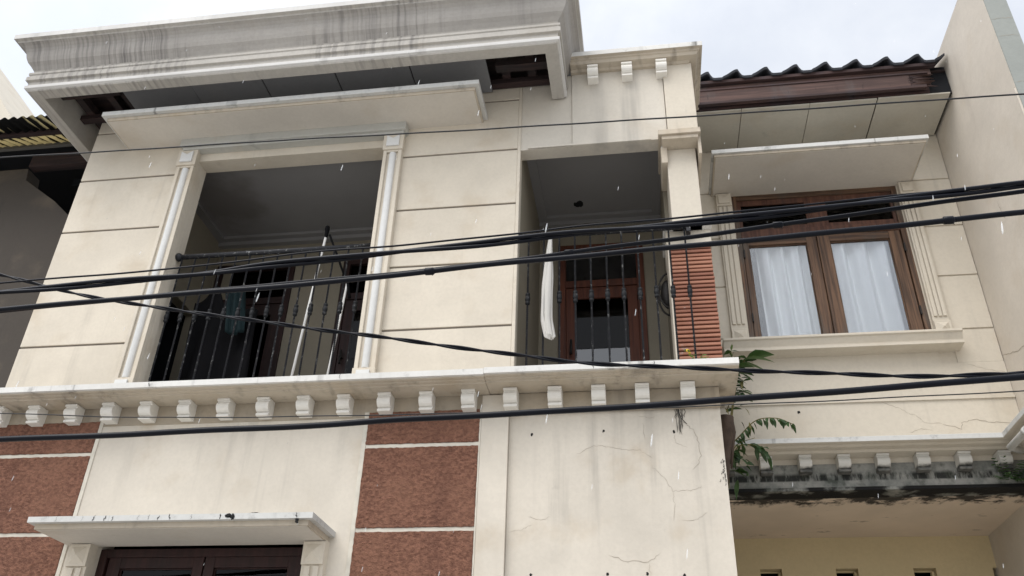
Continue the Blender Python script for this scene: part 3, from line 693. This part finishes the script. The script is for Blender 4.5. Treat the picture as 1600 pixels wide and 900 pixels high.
b.box(xx, 3.6, 2.44, 2.56, 3.16, 3.512); b.box(.3, 3.6, 2.44, 2.56, 0, 3.16)
part(b, 'porch_wall', 'yellow_wall')
b = B(); b.box(.3, 3.6, 2.9, 3.0, 0, 3.9); b.box(.3, 3.6, 2.56, 2.9, 3.6, 3.9); part(b, 'dark_room', 'void_dark')
for a, c in vx:
    b = B(); b.box(a, c, 2.52, 2.545, 3.497, 3.511); b.box(c - .022, c - .001, 2.50, 2.55, 3.16, 3.497)
    part(b, 'vent_frame', 'yellow_wall', .003)

# ---- curtains behind the glass (each its own thing)
def curtain(x0, x1, z0, z1, y, folds, seed, label):
    rnd = random.Random(seed); b = B(); nx, nz = 90, 40; ph = [rnd.uniform(0, 6.28) for _ in range(4)]
    V = []
    for j in range(nz + 1):
        t = j / nz; z = z0 + (z1 - z0) * t; row = []
        for i in range(nx + 1):
            u = i / nx; x = x0 + (x1 - x0) * u
            k = .6 + .55 * t
            yy = y + .046 * k * (math.sin(2 * math.pi * folds * u + ph[0] + .4 * math.sin(3 * t + ph[1])) + .3 * math.sin(4 * math.pi * folds * u + 2 * ph[0])) + .005 * math.sin(2 * math.pi * folds * 1.7 * u + ph[2] + 2 * t)
            row.append(b.bm.verts.new((x, yy, z)))
        V.append(row)
    for j in range(nz):
        for i in range(nx):
            f = b.bm.faces.new((V[j][i], V[j][i + 1], V[j + 1][i + 1], V[j + 1][i])); f.smooth = True
    o = b.build('curtain', 'curtain_white', None, solid=.002); tag(o, label, 'curtain', 'white curtains behind the wing window')
curtain(1.115, 1.60, 5.0, 6.22, W + .15, 3.8, 1, 'white pleated curtain in the left casement, its free edge leaving a bare strip of glass')
curtain(1.69, 2.30, 5.0, 6.22, W + .15, 3.4, 2, 'white pleated curtain filling the right casement of the brown window')

# ================================================================== side wall on the right
SW = empty('side_wall', (2.95, 0, 0), 'tall beige boundary wall with grey end face rising right of the tiled eave', 'wall')
b = B(); b.box(2.853, 3.02, -.268, 6, 0, 7.67)
b.box(2.843, 2.8535, -.266, .46, 0, 6.3)
b.mi = 1; b.crack([(1.22, 4.86), (1.07, 4.80), (.93, 4.75), (.75, 4.72)], 2.8515, .006, face='x', seed=2); b.crack([(.52, 5.85), (.50, 5.72), (.48, 5.66)], 2.8515, .006, face='x', seed=3)
b.build('wall_face', ['side_wall_paint', 'crack_dark'], SW)
b = B(); b.box(2.856, 3.018, -.276, -.2685, 0, 7.668); b.mi = 1
for i, z in enumerate((5.9, 6.35, 6.83, 7.02)): b.crack([(2.86, z), (2.93, z + .01), (3.015, z - .004)], -.2775, .004, seed=i)
b.build('wall_end', ['side_wall_end', 'crack_dark'], SW)
b = B(); b.tube([(2.70, 1.0, 3.985), (2.60, .92, 3.98), (2.60, -.10, 3.975), (2.62, -.18, 3.974), (2.86, -.20, 3.974)], .026, 12)
for yy in (.6, .0): b.tube([(2.60, yy - .02, 3.977), (2.60, yy + .02, 3.978)], .032, 12).box(2.60, 2.845, yy - .012, yy + .012, 3.972, 3.984)
tag(b.build('water_pipe', 'pipe_white'), 'white plastic pipe running forward under the wing cornice at the right edge', 'pipe')

# ================================================================== neighbour on the left
NH = empty('neighbour_house', (-7.5, 1.2, 0), 'dark grey neighbouring house with corrugated porch roof left of the townhouse', 'house')
b = B(); b.prism_y([(-12, 0), (-4.95, 0), (-4.95, 6.1), (-5.9, 6.95), (-6.33, 7.26), (-6.36, 7.42), (-12, 7.42)], 1.0, 1.2)
b.build('wall', 'neighbour_wall', NH)
b = B(); b.box(-12, -4.85, 3.0, 3.1, 0, 8.2); b.build('dark_recess', 'void_dark', NH)
b = B(); b.box(-6.35, -5.0, .98, 1.08, 7.43, 7.60); b.build('beam', 'beam_dark', NH, bevel=.004)
def corr(b, x0, x1, y0, y1, z0, z1, pitch=.118, amp=.02):
    n = int((x1 - x0) / pitch * 8); A = []; C = []
    for i in range(n + 1):
        x = x0 + (x1 - x0) * i / n; h = amp * math.sin(2 * math.pi * x / pitch)
        A.append(b.bm.verts.new((x, y0, z0 + h))); C.append(b.bm.verts.new((x, y1, z1 + h)))
    for i in range(n): b.bm.faces.new((A[i], A[i + 1], C[i + 1], C[i])).smooth = True
b = B(); corr(b, -9, -5.1, .30, .62, 7.475, 7.55, .10, .016); b.build('roof_sheet', 'roof_sheet_dirty', NH, solid=.006)
b = B(); corr(b, -9, -5.1, .60, 1.02, 7.575, 7.76, .10, .022); b.build('roof_sheet', 'roof_sheet', NH, solid=.004)
b = B(); b.box(-9, -5.05, .56, .61, 7.50, 7.55); b.build('purlin', 'beam_dark', NH)
b = B(); b.box(-9, -5.1, .94, .98, 7.675, 7.71); b.build('gutter', 'gutter_grey', NH)
b = B(); b.box(-6.3, -5.0, 1.6, 1.7, 7.65, 7.75); b.box(-9, -4.9, 1.02, 3.0, 7.86, 7.9); b.build('rear_roof', 'void_dark', NH)
FH = empty('far_house', (-14, 7, 0), 'pale beige gable wall of a house far behind the corrugated roof', 'house')
b = B(); b.prism_y([(-18, 0), (-11.9, 0), (-11.9, 13.0), (-12.66, 13.95), (-18, 20)], 6, 10); b.build('gable_wall', 'far_wall', FH)

# ================================================================== overhead cables
def spline(pts, n=24):                        # Catmull-Rom through the support points
    P = [Vector(p) for p in pts]; P = [P[0] * 2 - P[1]] + P + [P[-1] * 2 - P[-2]]; out = []
    for i in range(1, len(P) - 2):
        p0, p1, p2, p3 = P[i - 1:i + 3]
        for k in range(n):
            t = k / n; out.append(.5 * ((2 * p1) + (p2 - p0) * t + (2 * p0 - 5 * p1 + 4 * p2 - p3) * t * t + (3 * p1 - p0 - 3 * p2 + p3) * t ** 3))
    out.append(P[-2]); return out
def cable(xz, y, r, label, mat='cable_rubber', strands=1, lay=.5, ext=4.0, ties=()):
    a, a2, z1, z = xz[0], xz[1], xz[-2], xz[-1]
    sl_ = (a[1] - a2[1]) / (a[0] - a2[0]); sr_ = (z[1] - z1[1]) / (z[0] - z1[0])
    lx = [(a[0] - e, a[1] - sl_ * e) for e in (ext, 2.2, 1.1, .5)]; rx = [(z[0] + e, z[1] + sr_ * e) for e in (.4, 1.1, 2.2, ext)]
    c = spline([(p[0], y, p[1]) for p in lx + xz + rx]); b = B()
    rj = random.Random(int(abs(y) * 100 + xz[0][1] * 50)); ph = [rj.uniform(0, 6.28) for _ in range(3)]
    c = [p + Vector((0, 0, .0022 * math.sin(3.1 * p.x + ph[0]) + .0012 * math.sin(9.7 * p.x + ph[1]))) for p in c]
    for tx in ties:                        # lashings and splices
        q = min(c, key=lambda p: abs(p.x - tx)); b.tube([q + Vector((d_, 0, 0)) for d_ in (-.022, -.016, .016, .022)], [r * .9, r * 1.45, r * 1.45, r * .9], 10); b.tube([q + Vector((.01, 0, -r)), q + Vector((.016, -.004, -r - .012))], .0015, 5)
    if strands == 1: b.tube(c, r, 10)
    else:
        # resample finely so the twist is smooth
        f = []
        for p, q in zip(c, c[1:]):
            k = max(1, int((q - p).length / .02)); f += [p + (q - p) * j / k for j in range(k)]
        f.append(c[-1]); s_ = 0; ang = [0]
        for p, q in zip(f, f[1:]): s_ += (q - p).length; ang.append(s_ / lay * 2 * math.pi)
        for st in range(strands):
            o = 2 * math.pi * st / strands
            b.tube([p + Vector((0, math.cos(t + o), math.sin(t + o))) * r * .98 for p, t in zip(f, ang)], r, 7)
    tag(b.build('cable', mat), label, 'cable', 'overhead cables crossing the street front')
cable([(-4.02, 5.17), (-1.93, 5.12), (-.21, 5.07), (1.01, 5.05), (2.14, 5.03)], -1.6, .0048, 'thin dark wire crossing highest, over the awnings and header', 'cable_grey')
cable([(-3.07, 3.78), (-2.13, 3.81), (-1.51, 3.85), (-1.02, 3.86), (-.52, 3.888), (-.18, 3.74 + .17), (.36, 3.925), (1.29, 3.97)], -2.2, .0048, 'thin wire just above the thick upper cable across the railing')
cable([(-2.86, 3.59), (-1.94, 3.63), (-1.52, 3.66), (-.72, 3.695), (-.18, 3.73), (.36, 3.75), (1.29, 3.81), (1.56, 3.83)], -2.4, .0092, 'thick black twisted cable passing just below the balcony handrail', strands=2, lay=1.9)
cable([(-2.89, 3.57 - .045), (-1.42, 3.61 - .02), (-.69, 3.64 - .012), (-.18, 3.68 - .01), (.35, 3.715), (1.13, 3.795), (1.58, 3.835)], -2.35, .0098, 'black cable that rises to meet the upper cable at the right edge', ties=(-.27, .62))
cable([(-2.78, 3.47), (-1.37, 3.515), (-.67, 3.555), (-.17, 3.575), (.34, 3.60), (1.03, 3.635), (1.5, 3.66)], -2.45, .0115, 'thick black cable, lowest of the three crossing the brown window', ties=(-.85, 1.22))
cable([(-3.19, 3.9), (-2.64, 3.74), (-2.19, 3.64), (-1.49, 3.5), (-1.16, 3.44), (-.52, 3.32), (-.21, 3.265), (.32, 3.21), (.67, 3.18), (1.06, 3.15), (1.48, 3.145)], -2.1, .0052, 'thin twisted black cable sagging down from left across the balcony ledge', strands=2, lay=.42)
cable([(-2.42, 2.79), (-2.03, 2.79), (-1.2, 2.803), (-.79, 2.82), (-.18, 2.833), (.39, 2.853), (.93, 2.88), (1.26, 2.90)], -2.6, .0112, 'single thick black cable crossing lowest, below the corbels')
cable([(-3.08, 3.22), (-2.4, 3.18), (-1.51, 3.15), (-.56, 3.14), (.69, 3.14), (1.55, 3.16)], -1.9, .0026, 'hair thin wire running just above the lowest thick cable', 'cable_grey')

# ================================================================== things on the balconies
t = empty('mop', (-2.56, .16, 4.15), 'tall white mop pole with black head leaning above the railing', 'mop')
B().tube([(-2.575, .15, 4.18), (-2.535, .17, 5.0), (-2.50, .19, 5.68)], .0105, 10).build('pole', 'pole_white', t)
b = B(); b.lathe([(.011, 0), (.015, .015), (.017, .06), (.021, .085), (.018, .11), (.010, .12)], (-2.498, .19, 5.67)); b.build('head', 'plastic_black', t)
t = empty('squeegee', (-2.30, .2, 4.15), 'shorter white stick with black upper handle leaning on the railing beside the mop', 'squeegee')
B().tube([(-2.31, .18, 4.18), (-2.285, .2, 4.7), (-2.262, .21, 5.22)], .0095, 10).build('pole', 'pole_white', t)
B().tube([(-2.262, .21, 5.22), (-2.36, .20, 5.45), (-2.47, .195, 5.70)], .009, 8).tube([(-2.262, .21, 5.24), (-2.22, .20, 5.08)], .012, 8).build('handle', 'plastic_black', t)
# knotted white cloth hung on the second railing
def hung_cloth():
    b = B(); n = 26; seg = 28; rnd = random.Random(3); rings = []
    ctr = [(-.612, 5.44), (-.625, 5.2), (-.635, 4.95), (-.635, 4.7), (-.615, 4.57), (-.60, 4.545)]
    for i in range(n + 1):
        t = i / n; k = t * (len(ctr) - 1); j = min(int(k), len(ctr) - 2); f = k - j
        cx = ctr[j][0] * (1 - f) + ctr[j + 1][0] * f; cz = ctr[j][1] * (1 - f) + ctr[j + 1][1] * f
        w = .010 + .020 * min(1, t * 3) + .008 * math.sin(t * 3); w *= 1 if t < .88 else max(.35, 1 - (t - .88) * 5)
        rings.append([b.bm.verts.new((cx + w * math.cos(a) * (1 + .20 * math.sin(7 * a + 3 * t) + .12 * math.sin(11 * a + 9 * t)), .03 + w * .62 * math.sin(a) * (1 + .25 * math.sin(5 * a + 4 * t)), cz + .012 * math.sin(3 * a) * t)) for a in [2 * math.pi * q / seg for q in range(seg)]])
    for a, c in zip(rings, rings[1:]):
        for q in range(seg): b.bm.faces.new((a[q], a[(q + 1) % seg], c[(q + 1) % seg], c[q])).smooth = True
    b.bm.faces.new(rings[0][::-1]); b.bm.faces.new(rings[-1])
    b.tube([(-.63, .055, 5.43), (-.61, .02, 5.46), (-.60, .075, 5.503), (-.62, .1, 5.46), (-.615, .04, 5.42)], .008, 6)
    tag(b.build('hung_cloth', 'cloth_white', None), 'long white bundled cloth tied to the second balcony railing', 'cloth')
hung_cloth()
# black coat, enlarged to darken this end, and a teal cloth inside the first railing
b = B(); rnd = random.Random(2); nu, nv = 26, 16; V = []
for j in range(nv + 1):
    row = []
    for i in range(nu + 1):
        u = i / nu; v = j / nv; top = 5.24 + .20 * math.exp(-((u - .28) / .13) ** 2) - .10 * u
        x = -3.66 + (.58 + .06 * v) * u; z = top - (1.1 + .05 * math.sin(7 * u)) * v
        row.append(b.bm.verts.new((x, .42 + .05 * math.sin(11 * u + 2 * v) * (.3 + v) + rnd.uniform(-.004, .004), z)))
    V.append(row)
for j in range(nv):
    for i in range(nu): b.bm.faces.new((V[j][i], V[j][i + 1], V[j + 1][i + 1], V[j + 1][i])).smooth = True
tag(b.build('black_coat', 'plastic_black', None, solid=.02), 'black coat standing in for dark clutter, enlarged to darken the left end of the first railing', 'coat')
b = B(); V = []
for j in range(13):
    V.append([b.bm.verts.new((-3.32 + .012 * j * .3 + .17 * i / 14, .26 + .018 * math.sin(i * 1.4 + j * .2) + .004 * j, 5.25 - .36 * j / 12 - .03 * math.sin(i / 14 * 3.1) * j / 12)) for i in range(15)])
for j in range(12):
    for i in range(14): b.bm.faces.new((V[j][i], V[j][i + 1], V[j + 1][i + 1], V[j + 1][i])).smooth = True
tag(b.build('teal_cloth', 'teal_cloth', None, solid=.003), 'dark teal cloth hanging inside the first balcony beside the black coat', 'cloth')
# wall lamp by the second balcony door
t = empty('wall_lamp', (.275, .66, 5.25), 'dark oval wall lamp beside the second balcony door', 'lamp')
b = B()
for k in (0, 1):
    pts = [(.278 - .05 * math.sin(a) * (1 if k else .55), .66 + .10 * math.cos(a) * (1 if k else .6), 5.24 + .15 * math.cos(a)) for a in [math.pi * 2 * q / 20 for q in range(21)]]
b.tube([(.282 - .085 * math.sin(math.pi * q / 16), .60, 5.24 + .16 * math.cos(math.pi * q / 16)) for q in range(17)], .008, 8)
b.tube([(.282 - .085 * math.sin(math.pi * q / 16), .72, 5.24 + .16 * math.cos(math.pi * q / 16)) for q in range(17)], .008, 8)
b.box(.272, .286, .59, .73, 5.07, 5.41); b.build('cage', 'hinge_iron', t)
b = B(); b.blob((.262, .66, 5.24), (.05, .055, .13), 3, 0); b.build('lamp_shade', 'hinge_iron', t)

# ================================================================== plants
def twig(b, pts, r0, r1, n=6):
    c = spline(pts, n); b.tube(c, [r0 + (r1 - r0) * i / (len(c) - 1) for i in range(len(c))], 6); return c
t = empty('fig_sapling', (.62, .8, 3.75), 'wild fig sapling with dark root growing in the gap beside the cracked parapet', 'sapling')
b = B(); 
b.tube([(.548, .50, 3.56), (.556, .50, 3.66), (.565, .49, 3.78), (.575, .48, 3.90), (.59, .47, 4.00), (.60, .46, 4.09)], [.014, .024, .034, .046, .056, .05], 12)
b.tube([(.60, .50, 3.72), (.625, .52, 3.88), (.645, .53, 4.0), (.64, .53, 4.10)], [.008, .012, .017, .014], 8)
b.build('trunk', 'bark', t)
b = B(); rnd = random.Random(21)
c1 = twig(b, [(.60, .85, 3.70), (.63, .84, 4.0), (.70, .82, 4.35), (.74, .8, 4.58), (.83, .78, 4.70)], .008, .004)
c2 = twig(b, [(.63, .84, 4.0), (.72, .80, 4.08), (.84, .74, 4.17), (.98, .7, 4.165), (1.08, .68, 4.11)], .005, .0025)
c3 = twig(b, [(.66, .82, 4.2), (.72, .8, 4.5), (.725, .8, 4.78)], .006, .003)
for z0, dx in ((4.28, 0), (4.38, .02), (4.5, -.03), (3.92, .05)): twig(b, [(.64, .83, z0), (.69, .80, z0 + .09), (.77 + dx, .78, z0 + .13)], .004, .002)
c4 = twig(b, [(.61, .85, 3.85), (.69, .78, 3.98), (.80, .72, 3.97), (.88, .70, 3.90)], .005, .0025)
b.build('stems', 'stem_green', t)
b = B()
for p, d, l in [((.83, .78, 4.70), (1, -.3, .25), .22), ((.81, .78, 4.69), (1, -.5, -.1), .24), ((.78, .79, 4.66), (.9, -.5, -.35), .23), ((.74, .8, 4.6), (.7, -.6, -.55), .17), ((.76, .79, 4.63), (.5, -.6, -.1), .17), ((.71, .81, 4.45), (.9, -.4, -.3), .18), ((.70, .82, 4.40), (.6, -.4, .3), .13)]:
    b.leaf(p, d, l, l * .46, .28, rnd.uniform(-.5, .5))
for c in (c1, c3):
    for p in c[8:]:
        for _ in range(2):
            a = rnd.uniform(0, 6.28); b.leaf(p, (math.cos(a), math.sin(a) * .6 - .3, rnd.uniform(-.3, .5)), rnd.uniform(.05, .10), .035, .3, rnd.uniform(-.8, .8))
for i, p in enumerate(c2[4:]):
    for sg in (-1, 1):
        if rnd.random() < .85: b.leaf(p, (rnd.uniform(-.2, .6), sg * .5 - .2, -.8), rnd.uniform(.05, .08), .026, .1, rnd.uniform(-.8, .8))
for i, p in enumerate(c4[3:]):
    for sg in (-1, 1):
        if rnd.random() < .6: b.leaf(p, (rnd.uniform(-.1, .7), sg * .6 - .3, rnd.uniform(-.8, .1)), rnd.uniform(.06, .12), .036, .3, rnd.uniform(-.8, .8))
for _ in range(5): b.leaf((.62 + rnd.uniform(0, .06), .83, 3.80 + rnd.uniform(0, .08)), (rnd.uniform(-.2, 1), rnd.uniform(-.9, .1), rnd.uniform(-.9, .3)), rnd.uniform(.10, .15), .06, .3, rnd.uniform(-.8, .8))
for _ in range(46):
    q = Vector((rnd.uniform(.64, .80), rnd.uniform(.76, .86), rnd.uniform(4.30, 4.68))); a = rnd.uniform(0, 6.28)
    b.leaf(q, (math.cos(a) * .7 + .3, -abs(math.sin(a)) * .7, rnd.uniform(-.7, .4)), rnd.uniform(.035, .095), rnd.uniform(.018, .04), rnd.uniform(.1, .6), rnd.uniform(-1, 1))
for _ in range(16):
    q = Vector((rnd.uniform(.60, .74), rnd.uniform(.74, .84), rnd.uniform(3.74, 3.98))); a = rnd.uniform(0, 6.28)
    b.leaf(q, (math.cos(a) * .6 + .4, -abs(math.sin(a)) * .7, rnd.uniform(-.9, .2)), rnd.uniform(.05, .12), rnd.uniform(.025, .05), rnd.uniform(.1, .6), rnd.uniform(-1, 1))
b.build('leaves', 'leaf_dark', t)
b = B()
for _ in range(7):
    q = Vector((rnd.uniform(.63, .80), rnd.uniform(.74, .84), rnd.uniform(3.9, 4.6))); b.leaf(q, (rnd.uniform(-.2, .6), -.3, -.8), rnd.uniform(.04, .08), .024, .5, rnd.uniform(-1, 1))
b.build('withered_leaves', 'flower_yellow' if False else 'stem_green', t)
b = B(); 
for p in c3[-8:]:
    for _ in range(2): a = rnd.uniform(0, 6.28); b.leaf(p, (math.cos(a) * .5, math.sin(a) * .5, .9), rnd.uniform(.04, .07), .018, .1, 0)
b.build('young_leaves', 'leaf_fresh', t)
def weed(x, y, z, h, n, seed, label, flower=False, mat='leaf_fresh'):
    t = empty('weed', (x, y, z), label, 'weed', 'weeds rooted in the balcony ledge'); rnd = random.Random(seed); bs = B(); bl = B(); tips = []
    for k in range(n):
        top = (x + rnd.uniform(-.05, .05) - (.035 if k == 0 and flower else 0), y + rnd.uniform(-.02, .02), z + h * (1 if k == 0 else rnd.uniform(.4, .8)))
        c = twig(bs, [(x, y, z), (x + (top[0] - x) * .4, y, z + (top[2] - z) * .5), top], .004, .002, 5); tips.append(top)
        for p in c[2:]:
            for _ in range(2): a = rnd.uniform(0, 6.28); bl.leaf(p, (math.cos(a), math.sin(a), rnd.uniform(0, .7)), rnd.uniform(.022, .045), .014, .2, rnd.uniform(-1, 1))
    bs.build('stems', 'stem_green', t); bl.build('leaves', mat, t)
    if flower: b = B(); b.blob(tips[0], (.013, .013, .010), 2, .3, 1); b.blob((tips[0][0] + .012, tips[0][1], tips[0][2] - .02), (.009, .009, .008), 2, .3, 2); b.build('flower', 'flower_yellow', t)
weed(.405, -.13, 4.178, .15, 4, 1, 'weed with a yellow flower on the ledge before the terracotta pier', True)
weed(.495, -.10, 4.178, .09, 4, 2, 'small flowerless weed nearest the outer end of the ledge')
weed(-.16, .10, 4.18, .055, 5, 3, 'low green tuft behind the bars of the second railing')
t = empty('fern', (2.62, 1.02, 3.74), 'small dark fern sprouting from the mossy beam at the right edge', 'fern'); b = B(); rnd = random.Random(8)
for k in range(16):
    a = rnd.uniform(-2.6, .2); d = Vector((math.cos(a), math.sin(a), rnd.uniform(-.3, .8)))
    for i in range(1, 8):
        p = Vector((2.63, 1.15, 3.82)) + d * i * .022
        for sg in (-1, 1): b.leaf(p, (d.x - sg * d.y * .8, d.y + sg * d.x * .8, d.z - .3), .035, .014, .3, rnd.uniform(-.6, .6))
b.build('fronds', 'leaf_dark', t)

# ================================================================== rain
b = B(); rnd = random.Random(77)
for i in range(130):
    y = rnd.uniform(-4.2, -.75); dist = y + 5.4; x = rnd.uniform(-.95, .62) * dist - .05; z = 1.6 + dist * rnd.uniform(.14, 1.25); k = rnd.choice((.5, .7, .8, 1, 1.3))
    n = 6; dx = .16; L_ = .010 * k; rr = .0014 * k
    b.tube([(x + dx * L_ * q, y, z + L_ * q) for q in (-1, -.6, 0, .6, 1)], [rr * .3, rr * .9, rr, rr * .8, rr * .15], 6)
tag(b.build('rain', 'rain_water'), kind='stuff')

# ================================================================== camera
cam = bpy.data.cameras.new('camera'); co = bpy.data.objects.new('camera', cam); COL.objects.link(co)
rx = Vector((0.98891532, 0.14571443, 0.02852707)); uy = Vector((0.05238843, -0.52218926, 0.85121902)); fw = Vector((-0.13893142, 0.84028905, 0.52403471))
co.matrix_world = Matrix(((rx.x, uy.x, -fw.x, 0), (rx.y, uy.y, -fw.y, -5.4), (rx.z, uy.z, -fw.z, 1.6), (0, 0, 0, 1)))
cam.sensor_width = 36; cam.lens = 1355.68 * 36 / 1600; cam.clip_end = 2000; cam.clip_start = .05
S.camera = co

# ================================================================== light: overcast wet day
EL, AZ = 58, 214
w = bpy.data.worlds.new('World'); S.world = w; w.use_nodes = True; t = w.node_tree; t.nodes.clear()
def wn(k, **kw):
    x = t.nodes.new(k)
    for a, v in kw.items(): setattr(x, a, v)
    return x
sky = wn('ShaderNodeTexSky', sky_type='NISHITA', sun_disc=False); sky.sun_elevation = R(EL); sky.sun_rotation = R(AZ); sky.dust_density = 3
tc = wn('ShaderNodeTexCoord'); nz = wn('ShaderNodeTexNoise'); nz.inputs['Scale'].default_value = 2.6; nz.inputs['Detail'].default_value = 7; nz.inputs['Roughness'].default_value = .55
t.links.new(tc.outputs['Generated'], nz.inputs['Vector'])
mr = wn('ShaderNodeMapRange'); mr.interpolation_type = 'SMOOTHSTEP'
for i, v in zip((1, 2, 3, 4), (.38, .66, .70, 1.0)): mr.inputs[i].default_value = v
t.links.new(nz.outputs['Fac'], mr.inputs[0])
# cloud deck, brighter round the hidden sun
dot = wn('ShaderNodeVectorMath', operation='DOT_PRODUCT'); t.links.new(tc.outputs['Generated'], dot.inputs[0])
dot.inputs[1].default_value = (math.sin(R(AZ)) * math.cos(R(EL)), math.cos(R(AZ)) * math.cos(R(EL)), math.sin(R(EL)))
br = wn('ShaderNodeMapRange'); br.interpolation_type = 'SMOOTHSTEP'
for i, v in zip((1, 2, 3, 4), (.2, 1.0, 4.75, 7.9)): br.inputs[i].default_value = v
t.links.new(dot.outputs['Value'], br.inputs[0])
cl = wn('ShaderNodeVectorMath', operation='SCALE'); cl.inputs[0].default_value = (.95, .98, 1.03); t.links.new(br.outputs[0], cl.inputs['Scale'])
mx = wn('ShaderNodeMix', data_type='RGBA'); t.links.new(mr.outputs[0], mx.inputs[0]); t.links.new(sky.outputs[0], mx.inputs[6]); t.links.new(cl.outputs[0], mx.inputs[7])
bg = wn('ShaderNodeBackground'); bg.inputs[1].default_value = .1; t.links.new(mx.outputs[2], bg.inputs[0])
wo = wn('ShaderNodeOutputWorld'); t.links.new(bg.outputs[0], wo.inputs[0])
sl = bpy.data.lights.new('sun', 'SUN'); so = bpy.data.objects.new('sun', sl); COL.objects.link(so)
sl.energy = 1.15; sl.angle = R(50); sl.color = (1.0, .96, .90)
d = Vector((math.sin(R(AZ)) * math.cos(R(EL)), math.cos(R(AZ)) * math.cos(R(EL)), math.sin(R(EL))))
so.rotation_euler = d.to_track_quat('Z', 'Y').to_euler(); so.location = d * 30
vs = S.view_settings; vs.view_transform = 'Standard'; vs.look = 'None'; vs.exposure = 1.13; vs.gamma = 1; vs.use_curve_mapping = False
S.cycles.max_bounces = 8; S.cycles.transparent_max_bounces = 12
